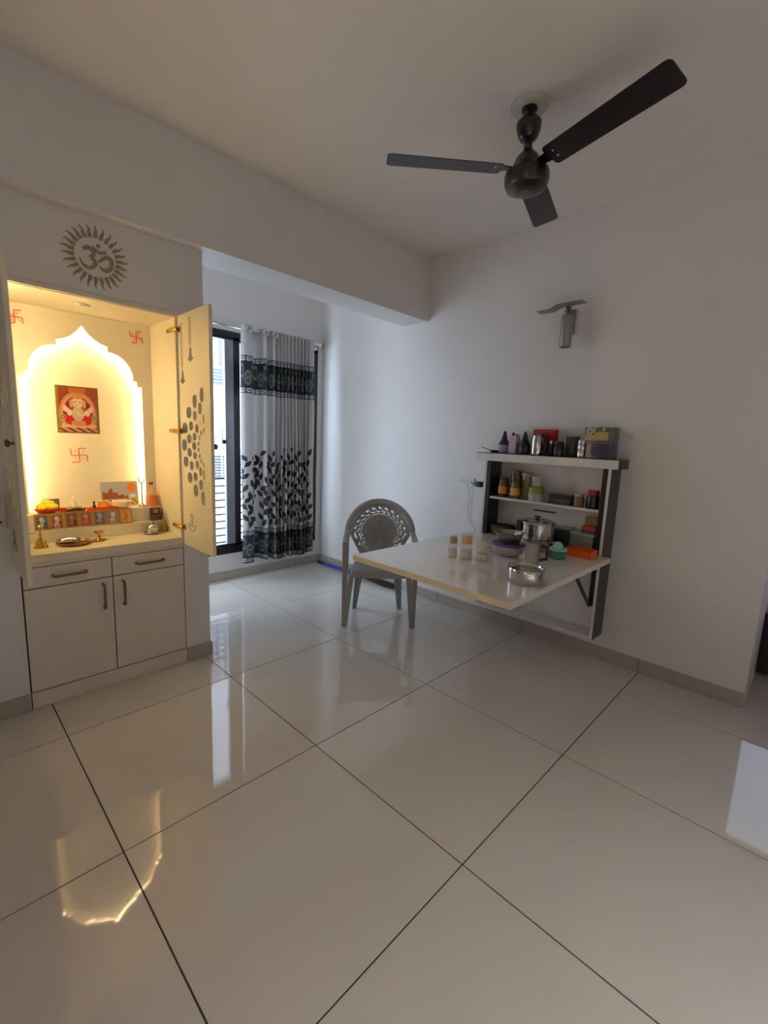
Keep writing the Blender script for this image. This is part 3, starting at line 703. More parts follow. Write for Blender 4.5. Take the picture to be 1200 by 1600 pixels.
lathe_obj('offering_bowl', [('bowl', [(0, 0), (.026, 0), (.044, .010), (.050, .030), (.052, .042), (.049, .042), (.046, .03), (.040, .014), (0, .006)], mat('cream_ceramic', (236, 220, 180), .3))],
          'cream bowl beside the trident on the upper shrine step', 'bowl', (.462, .682, LEDGE + .001))
t = thing('trident', 'silver trident standing on the upper shrine step by the glowing edge', 'trident', (.580, .690, LEDGE))
obj('base', MB().lathe([(0, 0), (.022, 0), (.022, .004), (.012, .010), (.006, .018), (0, .018)]), STEEL, t)
obj('shaft', MB().tube([(0, 0, .012), (0, 0, .150)], .0042, 8), STEEL, t)
obj('prongs', MB().tube([(-.016, 0, .190), (-.017, 0, .165), (-.010, 0, .148), (0, 0, .143), (.010, 0, .148), (.017, 0, .165), (.016, 0, .190)], [.0015, .0038, .0038, .0042, .0038, .0038, .0015], 8).tube([(0, 0, .145), (0, 0, .200)], [.003, .001], 8), STEEL, t)
lathe_obj('oil_bottle', [('bottle', [(0, 0), (.032, 0), (.034, .004), (.034, .080), (.026, .104), (.012, .122), (.012, .134), (0, .134)], clear_mat('clear_bottle', (250, 235, 200), .18)),
                         ('oil', [(0, .003), (.0315, .003), (.0315, .066), (0, .066)], mat('orange_oil', (232, 112, 6), .2)), ('cap', [(0, .134), (.013, .134), (.013, .148), (0, .149)], mat('brown_cap', (110, 84, 50), .4))],
          'clear bottle half full of orange oil at the right of the shrine', 'bottle', (.634, .690, LEDGE))
# on the worktop
t = thing('hand_bell', 'brass hand bell at the left of the shrine worktop', 'bell', (.030, .500, CT))
obj('bell', MB().lathe([(.032, 0), (.031, .004), (.024, .014), (.020, .034), (.012, .046), (0, .048)], n=22), BRASS, t)
obj('handle', MB().lathe([(.0, .046), (.006, .048), (.004, .06), (.008, .066), (.004, .074), (.005, .098), (.010, .106), (.004, .118), (0, .120)], n=14), BRASS, t)
lathe_obj('prayer_plate', [('plate', [(0, .003), (.070, .003), (.078, .010), (.082, .012), (.080, .008), (.072, 0), (0, 0)], mat('copper_plate', (150, 104, 62), .25, metal=.8))],
          'round copper plate on the shrine worktop', 'plate', (.175, .500, CT))
lathe_obj('incense_dish', [('dish', [(0, .004), (.040, .004), (.050, .014), (.056, .016), (.054, .011), (.042, 0), (0, 0)], STEEL), ('ash', [(0, .005), (.040, .005), (.030, .010), (0, .012)], mat('ash_grey', (120, 112, 100), .9, var=.3, scale=90))],
          'small steel dish of ash resting on the copper plate', 'dish', (.150, .495, CT + .0125))
t = thing('oil_lamp', 'small brass oil lamp on a tray beside the copper plate', 'oil lamp', (.292, .510, CT))
obj('tray', MB().lathe([(0, 0), (.028, 0), (.036, .006), (.034, .008), (.026, .003), (0, .003)]), BRASS, t)
obj('stem', MB().lathe([(0, .003), (.016, .003), (.008, .012), (.006, .026), (.010, .032), (.007, .038), (.022, .046), (.024, .052), (.020, .050), (0, .044)]), BRASS, t)
t = thing('kumkum_pot', 'lidded steel pot on a saucer at the right of the shrine worktop', 'pot', (.585, .545, CT))
obj('saucer', MB().lathe([(0, 0), (.035, 0), (.052, .009), (.050, .011), (.034, .004), (0, .004)]), STEEL, t)
obj('pot', MB().lathe([(0, .004), (.030, .004), (.034, .012), (.034, .040), (.030, .044), (0, .044)]), STEEL, t)
obj('lid', MB().lathe([(.033, .044), (.030, .050), (.012, .058), (.005, .060), (.005, .064), (.009, .070), (.005, .076), (0, .077)]), STEEL, t)
t = thing('prayer_box', 'small dark two-tier trinket box behind the steel pot', 'box', (.628, .618, STEP))
obj('box', MB().rbox(-.032, .032, -.012, .016, 0, .038, .004), mat('dark_brown_box', (96, 70, 50), .3, metal=.3), t)
obj('upper_tier', MB().rbox(-.030, .030, -.010, .014, .040, .078, .004), mat('dark_brown_box2', (74, 50, 36), .3, metal=.3), t)
obj('medallion', MB().lathe([(.016, 0), (.014, -.003), (0, -.004)], (0, -.010, .058), axis='y', n=16), mat('medallion_brown', (150, 110, 80), .3, metal=.5), t)
t = thing('conch_shell', 'pointed brass cone ornament by the right shrine wall', 'ornament', (.655, .555, CT))
obj('cone', MB().lathe([(0, 0), (.018, 0), (.019, .02), (.013, .06), (.006, .09), (0, .105)]), mat('dull_brass', (150, 120, 74), .35, metal=.7), t)

# wall switch at the left edge
t = thing('switch_plate', 'white switch plate on the wall left of the shrine door', 'switch', (-.165, .3495, .93))
obj('plate', MB().rbox(-.055, .055, -.010, 0, .0, .165, .006), mat('switch_plastic', (206, 198, 186), .3), t, bevel=.002)
for dx in (-.022, .022): obj('rocker', MB().box(dx - .017, dx + .017, -.014, -.009, .095, .150), mat('rocker_plastic', (216, 208, 198), .25), t, bevel=.002)
obj('socket_holes', MB().lathe([(.006, -.0105), (.006, -.009)], (.03, 0, .03), axis='y', n=10).lathe([(.006, -.0105), (.006, -.009)], (-.02, 0, .03), axis='y', n=10), DARKP, t)

# ------------------------------------------------------------------ ceiling fan
fan = thing('ceiling_fan', 'dark brown three-blade ceiling fan on a white ceiling plate', 'fan', (1.675, -1.145, 2.9))
obj('ceiling_plate', MB().lathe([(0, 0), (.084, 0), (.084, -.006), (.070, -.012), (0, -.012)], n=36), mat('plate_white', (196, 190, 178), .5), fan)
obj('hook', MB().lathe([(0, -.012), (.034, -.012), (.034, -.020), (0, -.024)]), DARKP, fan)
obj('rod', MB().tube([(0, 0, -.012), (0, 0, -.19)], .011, 12), FANM, fan)
obj('wire', MB().tube([(.018, 0, -.02), (.024, 0, -.04), (.018, .0, -.055), (.012, 0, -.05)], .002, 6), mat('wire_white', (190, 190, 190), .4), fan)
obj('canopy', MB().lathe([(.012, -.050), (.040, -.054), (.055, -.070), (.054, -.092), (.046, -.118), (.036, -.136), (.020, -.144), (0, -.144)], n=30), FANM, fan)
obj('motor', MB().lathe([(0, -.140), (.018, -.150), (.020, -.178), (.034, -.192), (.052, -.212), (.064, -.240), (.078, -.262), (.096, -.272), (.100, -.284), (.099, -.316), (.088, -.338), (.062, -.348), (.055, -.351), (0, -.352)], n=40), FANM, fan)
obj('badge', MB().lathe([(0, -.356), (.030, -.356), (.034, -.352), (0, -.350)], sx=1.0, sy=.6), mat('badge_bronze', (110, 80, 66), .35, metal=.6), fan)
fan.rotation_euler = Matrix.Rotation(R_(-2.4), 3, Vector((.71, .70, 0))).to_euler()
pitch = R_(-11)
def blade_mesh():
    poly = []
    r0, r1, w0, w1, c = .118, .640, .060, .068, .022
    for cx, cy, a0 in ((r1 - c, w1 - c, 0), (r0 + .018, w0 - .018, 90), (r0 + .018, -w0 + .018, 180), (r1 - c, -w1 + c, 270)):
        rr = c if cx > .4 else .018
        for k in range(5):
            a = R_(a0 + 90 * k / 4); poly.append((cx + rr * math.cos(a), cy + rr * math.sin(a)))
    b = MB().prism(poly, -.0015, .0015, 'xy'); return b.mesh('blade', FANB)
bm_ = blade_mesh()
arm_ = MB().prism([(.07, -.022), (.10, -.026), (.17, -.038), (.225, -.03), (.235, 0), (.225, .03), (.17, .038), (.10, .026), (.07, .022)], .0018, .006, 'xy').mesh('blade_bracket', FANM)
scr = MB()
for dx, dy in ((.15, -.018), (.15, .018)): scr.lathe([(0, -.004), (.004, -.0035), (.005, -.0015)], (dx, dy, 0), n=8)
scr = scr.mesh('screw', CHROME)
for k in range(3):
    a = R_(18 + 120 * k)
    b = obj('blade', bm_, None, fan, (0, 0, -.264)); b.rotation_mode = 'XYZ'
    b.rotation_euler = (Matrix.Rotation(a, 3, 'Z') @ Matrix.Rotation(R_(-2.6), 3, 'Y') @ Matrix.Rotation(pitch, 3, 'X')).to_euler()
    obj('blade_bracket', arm_, None, b); obj('screw', scr, None, b)

# ------------------------------------------------------------------ wall lamp
LAMPG = mat('lamp_grey', (150, 144, 140), .35, metal=.35)
t = thing('wall_lamp', 'unlit grey wall lamp with a wavy top plate and cylinder shade', 'lamp', (2.75, -.96, 2.04))
obj('backplate', MB().box(-.012, -.0005, -.03, .03, .10, .26), LAMPG, t, bevel=.002)
obj('bracket', MB().box(-.10, -.012, -.008, .008, .225, .238), LAMPG, t)
pl = []; n = 24
for k in range(n + 1):
    y = .19 - .30 * k / n; z = .262 + .012 * math.tanh((k / n - .38) * 12) * 1.0; pl.append((y, z))
obj('top_plate', MB().loft([[(-.125, y, z), (-.045, y, z), (-.045, y, z + .005), (-.125, y, z + .005)] for y, z in pl]), LAMPG, t)
obj('stem', MB().tube([(-.085, -.01, .205), (-.085, -.01, .262)], .006, 10).lathe([(.02, .258), (.004, .225)], (-.085, -.01, 0), n=14), mat('lamp_dark', (70, 66, 64), .4), t)
obj('shade', MB().lathe([(.0, .208), (.036, .208), (.038, .200), (.038, .012), (.035, .008), (.035, .19), (0, .19)], (-.085, -.01, 0), n=28), LAMPG, t)

# ------------------------------------------------------------------ plastic chair
def make_chair():
    t = thing('plastic_chair', 'grey moulded plastic chair with a perforated round back behind the table', 'chair', (2.09, .09, 0), R_(-43))
    def B(x, z): return .185 + .11 * (z - .43) / .47 - 2.3 * x * x
    # seat
    def ring(z, s, fy=0):
        out = []
        for k in range(40):
            a = 2 * math.pi * k / 40; c_, s_ = math.cos(a), math.sin(a)
            cx = math.copysign(abs(c_) ** .42, c_); cy = math.copysign(abs(s_) ** .42, s_)
            hw = .232 - .045 * (cy + 1) / 2
            out.append((cx * hw * s, -.02 + cy * .195 * s, z + fy * cy))
        return out
    obj('seat', MB().loft([ring(.385, .985), ring(.388, 1.0), ring(.432, 1.0), ring(.442, .97), ring(.440, .88), ring(.430, .6), ring(.426, .2)]), CHAIRM, t)
    # perforated shell
    nt = 96; zc = .645
    radii = [0.06, .3, .5, .60, .625, .665, .705, .745, .785, .825, .865, .90, 1.0]
    def bound(th):
        c_, s_ = math.cos(th), math.sin(th)
        if s_ >= 0: return .238 * c_, zc + .228 * s_
        q = abs(s_) ** .6; hw = .165 + .073 * (1 - q) ** 1.6
        return hw * math.copysign(abs(c_) ** .45, c_), zc - .215 * q
    vs = []; fs = []
    for i in range(nt):
        bx, bz = bound(2 * math.pi * i / nt)
        for k, r in enumerate(radii):
            x, z = bx * r, zc + (bz - zc) * r
            flute = .003 * math.cos(i * math.pi / 2) * (1 if r < .6 else 0)
            vs.append((x, B(x, z) + flute, z))
    K = len(radii)
    for i in range(nt):
        j = (i + 1) % nt; th = 2 * math.pi * (i + .5) / nt; up = math.sin(th) > -.42
        for k in range(K - 1):
            hole = False
            if up:
                if k == 4: hole = i % 2 == 0
                elif k == 6: hole = i % 4 in (0, 1)
                elif k == 7: hole = i % 4 in (2,)
                elif k == 9: hole = i % 4 in (0, 3)
                elif k == 10: hole = i % 4 == 0
            elif k == 6: hole = i % 3 == 0
            if not hole: fs.append((i * K + k, j * K + k, j * K + k + 1, i * K + k + 1))
    vs.append((0, B(0, zc), zc)); c0 = len(vs) - 1
    for i in range(nt): fs.append((c0, ((i + 1) % nt) * K, i * K))
    me = bpy.data.meshes.new('backrest'); me.from_pydata(vs, [], fs); me.shade_smooth()
    o = obj('backrest', me, CHAIRM, t); sd = o.modifiers.new('solid', 'SOLIDIFY'); sd.thickness = .006; sd.offset = 0
    # rim that runs into the arm rests
    path = []
    for q in range(3): path.append((-.262, -.200 + .055 * q, .640 + .003 * q, .024, .013))
    path.append((-.262, -.04, .651, .024, .014)); path.append((-.262, .00, .662, .022, .015))
    for q in range(25):
        a = math.pi - math.pi * q / 24; x, z = .258 * math.cos(a), zc + .028 + .220 * math.sin(a); path.append((x, B(x * .96, z) + .002, z, .024, .013))
    path += [(-x, y, z, a, b) for x, y, z, a, b in reversed(path[:5])]
    rings = []
    for i, (x, y, z, a, b) in enumerate(path):
        p = Vector((x, y, z)); tg = (Vector(path[min(i + 1, len(path) - 1)][:3]) - Vector(path[max(i - 1, 0)][:3])).normalized()
        n = Vector((x * 1.2, -.10, .55 if z > .7 else .9)); out = Vector((x, 0, z - zc)).normalized() if z > .69 else Vector((math.copysign(1, x), 0, 0))
        u = (out - tg * out.dot(tg)).normalized(); v = tg.cross(u)
        rings.append([p + u * a * math.cos(w_) + v * b * math.sin(w_) for w_ in [2 * math.pi * k / 12 for k in range(12)]])
    obj('rim', MB().loft(rings), CHAIRM, t)
    # legs with angle section
    def leg(x, y, zt, xt, yt, wt, wb, name='leg'):
        sx = 1 if x > 0 else -1; sy = 1 if y > 0 else -1; rr = []
        for q in range(6):
            f_ = q / 5; z = zt * f_; cx = x + (xt - x) * f_; cy = y + (yt - y) * f_; w_ = wb + (wt - wb) * f_; th = .010
            poly = [(0, 0), (-sx * w_, 0), (-sx * w_, -sy * th), (-sx * th, -sy * th), (-sx * th, -sy * w_), (0, -sy * w_)]
            rr.append([(cx + a, cy + b, z) for a, b in poly])
        obj(name, MB().loft(rr), CHAIRM, t, bevel=.002, smooth=30)
    for s in (-1, 1):
        leg(s * .276, -.205, .640, s * .284, -.205, .050, .026)
        x_ = lambda v: s * v
        obj('leg_rib', MB().loft([[(x_(.268), -.204, 0), (x_(.236), -.204, 0), (x_(.236), -.194, 0), (x_(.268), -.194, 0)], [(x_(.232), -.204, .41), (x_(.192), -.204, .41), (x_(.192), -.188, .41), (x_(.232), -.188, .41)]]), CHAIRM, t, bevel=.002)
        leg(s * .205, .200, .42, s * .185, .165, .075, .034)
make_chair()

# ------------------------------------------------------------------ broom
t = thing('broom', 'soft grass broom with a blue handle lying on the floor against the wall', 'broom', (2.69, 1.05, 0), R_(1.5))
obj('handle', MB().tube([(.0, .48, .018), (.0, .12, .020), (0, -.02, .026)], [.015, .015, .018], 12), mat('blue_plastic', (52, 86, 176), .35), t)
obj('end_cap', MB().tube([(.0, .58, .018), (.0, .57, .018), (.0, .48, .018)], [.009, .0155, .0165], 12), DARKP, t)
br = MB(); rb = random.Random(3)
for k in range(160):
    u, v = rb.uniform(-1, 1), rb.uniform(0, 1); L = rb.uniform(.5, .60)
    br.tube([(u * .016, 0, .012 + v * .022), (u * .03, -.25, .010 + v * .03), (u * .05 + rb.uniform(-.008, .008), -L, .004 + v * .030)], [.0022, .0022, .001], 4)
o = obj('bristles', br, mat('broom_grass', (62, 56, 50), .85, var=.3, scale=60), t); o['kind'] = 'stuff'
obj('binding', MB().lathe([(.022, -.06), (.026, -.05), (.026, .0), (.021, .01)], (0, 0, .026), axis='y', n=14), DARKP, t)

# ------------------------------------------------------------------ wall shelf unit with fold-down table
XF, YL, YR, UZ0, UZ1 = 2.58, -.488, -1.378, .175, 1.28
su = thing('wall_shelf', 'white and black wall-mounted shelf unit above the fold-down table', 'shelf', (2.75, -.93, UZ0))
wpart('back_panel', MB().box(2.738, 2.7495, YR + .02, YL - .02, UZ0, UZ1), SHELFW, su)
wpart('handle_slot', MB().box(2.7365, 2.7379, -.990, -.828, .937, .948), BLACKL, su)
wpart('side_panel', MB().box(XF, 2.7495, YL - .018, YL, UZ0, UZ1), SHELFW, su, bevel=.001)
wpart('side_panel', MB().box(XF, 2.7495, YR, YR + .018, UZ0, UZ1), SHELFW, su, bevel=.001)
o = wpart('side_laminate', MB().box(XF + .001, 2.7495, YR - .003, YR - .0002, UZ0, UZ1), BLACKL, su); o['label'] = 'black outer side of the shelf unit'
wpart('inner_board', MB().box(XF + .004, 2.737, YL - .050, YL - .0185, .40, UZ1), BLACKL, su, bevel=.001)
wpart('inner_board', MB().box(XF + .004, 2.737, YR + .0185, YR + .050, .40, UZ1), BLACKL, su, bevel=.001)
wpart('bottom_board', MB().box(XF, 2.737, YR + .0185, YL - .0185, UZ0, UZ0 + .018), SHELFW, su, bevel=.001)
tp_ = wpart('top_board', MB().box(XF - .012, 2.7495, -1.416, -.412, UZ1 + .0005, 1.335), SHELFW, su, bevel=.0015)
wpart('top_laminate', MB().box(XF - .008, 2.7495, -1.419, -.415, 1.3352, 1.3385).box(XF - .006, 2.7495, -1.420, -1.4162, UZ1 + .001, 1.335), BLACKL, tp_)
wpart('shelf_board', MB().box(XF + .012, 2.737, YR + .051, YL - .051, 1.004, 1.020), SHELFW, su, bevel=.001)
wpart('shelf_board', MB().box(2.584, 2.737, YR + .051, YL - .051, .713, .733), SHELFW, su, bevel=.001)

ft = thing('fold_down_table', 'glossy white fold-down table top projecting from the shelf unit', 'table', (1.98, -.925, .703))
TBL = mat('table_laminate', (234, 228, 222), .09, var=.02, spec=.6)
TBL.node_tree.nodes['Principled BSDF'].inputs['Coat Weight'].default_value = .6
wpart('top', MB().box(1.352, 2.577, -1.432, -.420, .703, .735), TBL, ft, bevel=.0012)
wpart('edge_band', MB().box(1.3495, 1.3515, -1.431, -.421, .704, .734), mat('cream_edge', (224, 210, 180), .35), ft)
wpart('strut', MB().loft([[(2.235, -1.345, .701), (2.235, -1.33, .701), (2.262, -1.33, .701), (2.262, -1.345, .701)], [(2.577, -1.345, .392), (2.577, -1.33, .392), (2.5775, -1.33, .412), (2.5775, -1.345, .412)]]), BLACKM, ft)
wpart('hinge_plate', MB().box(2.20, 2.30, -1.35, -1.325, .697, .7028), BLACKM, ft)

# ------------------------------------------------------------------ things on top of the shelf unit
ZT = 1.339
def lat(name, parts, label, cat, x, y, z, group=None, rz=0):
    return lathe_obj(name, parts, label, cat, (x, y, z), group, rz)
t = thing('ladle', 'flat black ladle lying at the left end of the shelf top', 'ladle', (2.655, -.525, ZT), R_(12))
obj('bowl', MB().lathe([(0, .002), (.03, .002), (.044, .012), (.047, .018), (.045, .018), (.040, .012), (.028, .005), (0, .005)][::-1]), DARKP, t)
obj('handle', MB().loft([[(-.006, .04, .014), (.006, .04, .014), (.006, .04, .018), (-.006, .04, .018)], [(-.009, .11, .036), (.009, .11, .036), (.009, .11, .040), (-.009, .11, .040)]]), DARKP, t)
CONE = [(0, .06), (.041, .06), (.041, .066), (.034, .075), (.021, .105), (.012, .142), (.008, .158), (0, .160)]
lat('syrup_bottle', [('bottle', [(0, 0), (.034, 0), (.038, .005), (.038, .055), (.034, .062), (0, .062)], mat('lilac_jar', (150, 132, 150), .3)), ('cone_cap', CONE, DARKP)],
    'lilac bottle with a pointed black cone cap beside the ladle', 'bottle', 2.655, -.590, ZT)
t = thing('lilac_carton', 'tall pale lilac carton with two black caps between the cone-capped bottles', 'carton', (2.66, -.668, ZT))
obj('carton', MB().box(-.03, .03, -.028, .028, 0, .128), mat('lilac_card', (186, 160, 184), .5, var=.06), t, bevel=.001)
obj('cap', MB().lathe([(.010, .128), (.010, .150), (0, .151)], (0, .012, 0)), DARKP, t)
obj('cap', MB().lathe([(.012, .128), (.012, .138), (0, .139)], (.005, -.014, 0)), DARKP, t)
lat('sauce_bottle', [('bottle', [(0, 0), (.036, 0), (.039, .005), (.039, .055), (.034, .062), (0, .062)], mat('smoke_jar', (70, 62, 68), .25)), ('cone_cap', CONE, DARKP)],
    'dark bottle with a pointed black cone cap beside the red box', 'bottle', 2.655, -.752, ZT)
t = thing('red_box', 'glossy red carton standing behind the steel jug', 'box', (2.715, -.872, ZT))
obj('carton', MB().box(-.03, .03, -.078, .078, 0, .178), mat('red_card', (168, 22, 36), .35, var=.12), t, bevel=.001)
obj('print', MB().box(-.031, -.0302, -.05, .02, .05, .15), mat('dark_red_print', (120, 14, 26), .35), t)
t = thing('steel_jug', 'steel jug with a black handle in front of the red box', 'jug', (2.622, -.865, ZT))
obj('body', MB().lathe([(0, 0), (.040, 0), (.043, .006), (.042, .10), (.036, .125), (.036, .132), (0, .132)]), STEEL, t)
obj('lid', MB().lathe([(.037, .132), (.035, .138), (.012, .144), (0, .145)]), DARKP, t)
obj('handle', MB().tube([(-.01, -.038, .125), (-.012, -.062, .12), (-.012, -.066, .08), (-.012, -.060, .03), (-.01, -.041, .02)], .006, 8), DARKP, t)
lat('pepper_mill', [('body', [(0, 0), (.022, 0), (.024, .004), (.024, .07), (.018, .08), (0, .08)], mat('smoke_glass', (40, 38, 38), .12)), ('knob', [(0, .08), (.014, .08), (.014, .095), (.008, .102), (0, .103)], STEEL)],
    'slim dark mill with a steel knob right of the steel jug', 'mill', 2.64, -.955, ZT)
lat('coffee_jar', [('jar', [(0, 0), (.032, 0), (.034, .004), (.034, .07), (.028, .078), (0, .078)], mat('coffee_glass', (44, 32, 28), .12)), ('lid', [(.031, .078), (.031, .098), (0, .099)], DARKP)],
    'short dark coffee jar with a black lid on the shelf top', 'jar', 2.615, -1.020, ZT)
lat('storage_jar', [('jar', [(0, 0), (.040, 0), (.042, .004), (.042, .11), (.036, .118), (0, .118)], mat('grey_glass', (66, 64, 62), .12)), ('lid', [(.040, .118), (.042, .122), (.042, .134), (0, .136)], mat('brown_lid', (76, 56, 50), .35))],
    'tall grey jar with a flat brown lid behind the coffee jar', 'jar', 2.695, -1.075, ZT)
t = thing('steel_canister', 'shiny ribbed steel canister left of the blue container', 'canister', (2.635, -1.165, ZT))
obj('body', MB().lathe([(0, 0), (.030, 0), (.031, .004), (.031, .045), (.029, .048), (.031, .051), (.031, .082), (.029, .085), (.031, .088), (.031, .108), (.028, .112), (0, .112)]), STEEL, t)
obj('clasp', MB().box(-.006, .006, .030, .036, .03, .10), DARKP, t)
t = thing('blue_container', 'translucent dark blue food container under the green carton', 'container', (2.665, -1.275, ZT))
obj('body', MB().rbox(-.065, .065, -.078, .078, 0, .092, .012), mat('blue_plastic_dark', (58, 58, 84), .25), t, bevel=.002)
obj('lid', MB().rbox(-.067, .067, -.080, .080, .0922, .108, .012), mat('grey_blue_lid', (92, 90, 108), .3), t, bevel=.002)
obj('label', MB().box(-.0658, -.0652, -.05, .04, .02, .075), mat('navy_label', (34, 34, 70), .4), t)
t = thing('green_carton', 'green printed food carton lying on the blue container', 'carton', (2.67, -1.265, ZT + .1085))
def gcf(u, v):
    c = (70, 96, 58)
    if ell(u, v, .18, .72, .12, .25) < 1: c = (190, 196, 178)
    if ell(u, v, .18, .72, .07, .15) < 1: c = (96, 110, 84)
    if v < .42: c = (168, 128, 92) if (u * 11 + v * 7) % 2 < 1.1 else (186, 158, 118)
    if ell(u, v, .62, .45, .26, .25) < 1: c = (176, 146, 98)
    if u > .84: c = (84, 98, 86)
    if ell(u, v, .68, .86, .06, .08) < 1: c = (196, 204, 150)
    if .3 < u < .38 and v > .6: c = (170, 190, 130)
    return c
obj('carton', MB().box(-.055, .055, -.086, .086, 0, .085), mat('green_card', (88, 104, 80), .5), t, bevel=.0008)
paint('print', .170, .083, 50, 24, gcf, .4, t, (-.0585, 0, .001), (0, 0, -H))

# ------------------------------------------------------------------ middle shelf
ZS = 1.0205
def jar(name, r, h, col, lidcol, label, x, y, z, lidh=.02, rough=.15, cat='jar', fill=None, group=None):
    ps = [('jar', [(0, 0), (r * .94, 0), (r, .004), (r, h * .86), (r * .85, h), (0, h)], mat('glass_%d_%d_%d' % col, col, rough)), ('lid', [(r * .88, h), (r * .92, h + .002), (r * .92, h + lidh), (r * .85, h + lidh + .002), (0, h + lidh + .002)], mat('lid_%d_%d_%d' % lidcol, lidcol, .35))]
    if fill: ps.append(('label', [(r + .0004, h * .2), (r + .001, h * .22), (r + .001, h * .62), (r + .0004, h * .64)], mat('lab_%d_%d_%d' % fill, fill, .5, var=.25, scale=50)))
    return lat(name, ps, label, cat, x, y, z, group)
jar('spice_jar', .036, .125, (70, 52, 30), (66, 52, 30), 'dark jar with an orange label at the left of the middle shelf', 2.635, -.625, ZS, .02, fill=(190, 120, 30), group='jars on the middle shelf')
jar('spice_jar', .040, .175, (96, 84, 62), (120, 100, 54), 'tall honey-coloured jar behind the orange-labelled jars', 2.69, -.690, ZS, .022, group='jars on the middle shelf')
jar('spice_jar', .034, .120, (98, 78, 36), (84, 74, 40), 'honey jar with a yellow label left of the green-lidded tub', 2.625, -.725, ZS, .018, fill=(206, 150, 40), group='jars on the middle shelf')
jar('pickle_jar', .044, .160, (124, 116, 76), (150, 136, 70), 'large pale yellow jar behind the green-lidded tub', 2.688, -.782, ZS, .024, group='jars on the middle shelf')
t = lat('plastic_tub', [('tub', [(0, 0), (.046, 0), (.054, .052), (.054, .056), (0, .056)], mat('white_tub', (176, 172, 168), .4)), ('lid', [(.052, .0562), (.052, .092), (.048, .098), (0, .1)], mat('lime_plastic', (122, 142, 40), .35))],
    'white plastic tub with a lime green lid on the middle shelf', 'tub', 2.632, -.882, ZS)
lat('glass_cup', [('cup', [(0, 0), (.030, 0), (.036, .07), (.034, .07), (.028, .006), (0, .006)], clear_mat('cup_glass', (230, 230, 220), .3)), ], 'small clear cup standing on the lime green lid', 'cup', 2.632, -.882, ZS + .1005)
for k, (dz, lab, c) in enumerate(((0, 'lower flat dark lunch box on the middle shelf', (60, 54, 52)), (.034, 'upper flat dark lunch box stacked on the middle shelf', (44, 36, 34)))):
    t = thing('lunch_box', lab, 'lunch box', (2.655, -1.055 - .004 * k, ZS + dz), 0, 'flat lunch boxes')
    obj('box', MB().rbox(-.05, .05, -.08, .08, 0, .024, .014), mat('lunch_%d' % k, c, .3), t, bevel=.002)
    obj('lid', MB().rbox(-.052, .052, -.082, .082, .0242, .033, .014), mat('lunchlid_%d' % k, (110, 104, 102) if k == 0 else (58, 48, 44), .25), t, bevel=.002)
jar('small_jar', .032, .070, (110, 84, 56), (150, 140, 130), 'small brown jar with a pale lid beside the lunch boxes', 2.63, -1.182, ZS, .014)
jar('red_lid_jar', .038, .086, (34, 26, 34), (150, 16, 36), 'dark jar with a bright red lid at the right of the middle shelf', 2.635, -1.268, ZS, .030)

# ------------------------------------------------------------------ things on the table
TZ = .7355
CAPM = mat('tan_cap', (206, 168, 118), .4); CLR = clear_mat('clear_jar', (240, 238, 230), .22, .06)
for x, y, r, h, lab in ((1.80, -.800, .026, .125, 'clear jar with a tan top nearest the chair on the table'), (1.835, -.872, .036, .135, 'wider clear jar with a tan top in the middle of the three jars'), (1.875, -.955, .033, .112, 'clear jar with a pale top beside the purple-lidded bowl')):
    t = thing('clear_jar', lab, 'jar', (x, y, TZ), 0, 'clear jars on the table')
    obj('glass', MB().lathe([(0, 0), (r, 0), (r, h * .6), (r * .92, h * .66), (0, h * .66)]), CLR, t)
    obj('content', MB().lathe([(0, .002), (r * .9, .002), (r * .9, h * .36), (0, h * .36)]), mat('cream_powder', (222, 212, 194), .8, var=.08, scale=60), t)
    obj('cap', MB().lathe([(r * .86, h * .662), (r * .86, h * .92), (r * .7, h), (0, h)]), CAPM if h > .12 else mat('pale_cap', (206, 200, 190), .4), t)
lat('steel_box', [('base', [(0, 0), (.086, 0), (.090, .006), (.090, .046), (0, .046)], STEEL), ('lid', [(.0905, .0462), (.0915, .050), (.0915, .066), (.088, .072), (.082, .072), (.078, .064), (0, .062)], STEEL)],
    'round stainless steel box with lid near the front of the table', 'box', 1.700, -1.318, TZ)
t = thing('steel_tumbler', 'steel mug with a dark red handle behind the round steel box', 'mug', (2.055, -1.175, TZ))
obj('body', MB().lathe([(0, 0), (.034, 0), (.037, .006), (.040, .120), (.043, .124), (.040, .124), (.036, .010), (0, .008)]), mat('satin_steel', (206, 196, 190), .28, metal=.9), t)
obj('handle', MB().tube([(.022, -.034, .10), (.045, -.066, .10), (.046, -.068, .07), (.044, -.064, .03), (.020, -.032, .022)], [.010, .011, .011, .011, .009], 8), mat('dark_red_plastic', (84, 26, 28), .35), t)
lat('purple_lid_bowl', [('bowl', [(0, 0), (.062, 0), (.086, .018), (.094, .045), (.094, .062), (0, .062)], mat('pale_mauve_bowl', (190, 172, 172), .3)), ('lid', [(.098, .0622), (.104, .066), (.104, .074), (.098, .078), (.070, .078), (0, .076)], mat('purple_plastic', (84, 62, 128), .35))],
    'pale bowl with a purple lid carrying a steel bowl', 'bowl', 2.12, -.985, TZ)
lat('steel_bowl', [('bowl', [(0, 0), (.062, 0), (.070, .010), (.082, .058), (.090, .062), (.087, .064), (.078, .060), (.066, .012), (0, .006)], mat('dull_steel', (150, 142, 132), .25, metal=.9))],
    'steel bowl standing on the purple lid', 'bowl', 2.125, -.982, TZ + .0785)
t = thing('casserole', 'wide low steel vessel under the stock pot', 'pot', (2.455, -.995, TZ))
obj('body', MB().lathe([(0, 0), (.125, 0), (.138, .006), (.138, .012), (.126, .016), (.126, .044), (.136, .048), (.136, .056), (.124, .060), (.12, .064), (0, .064)], n=36), STEEL, t)
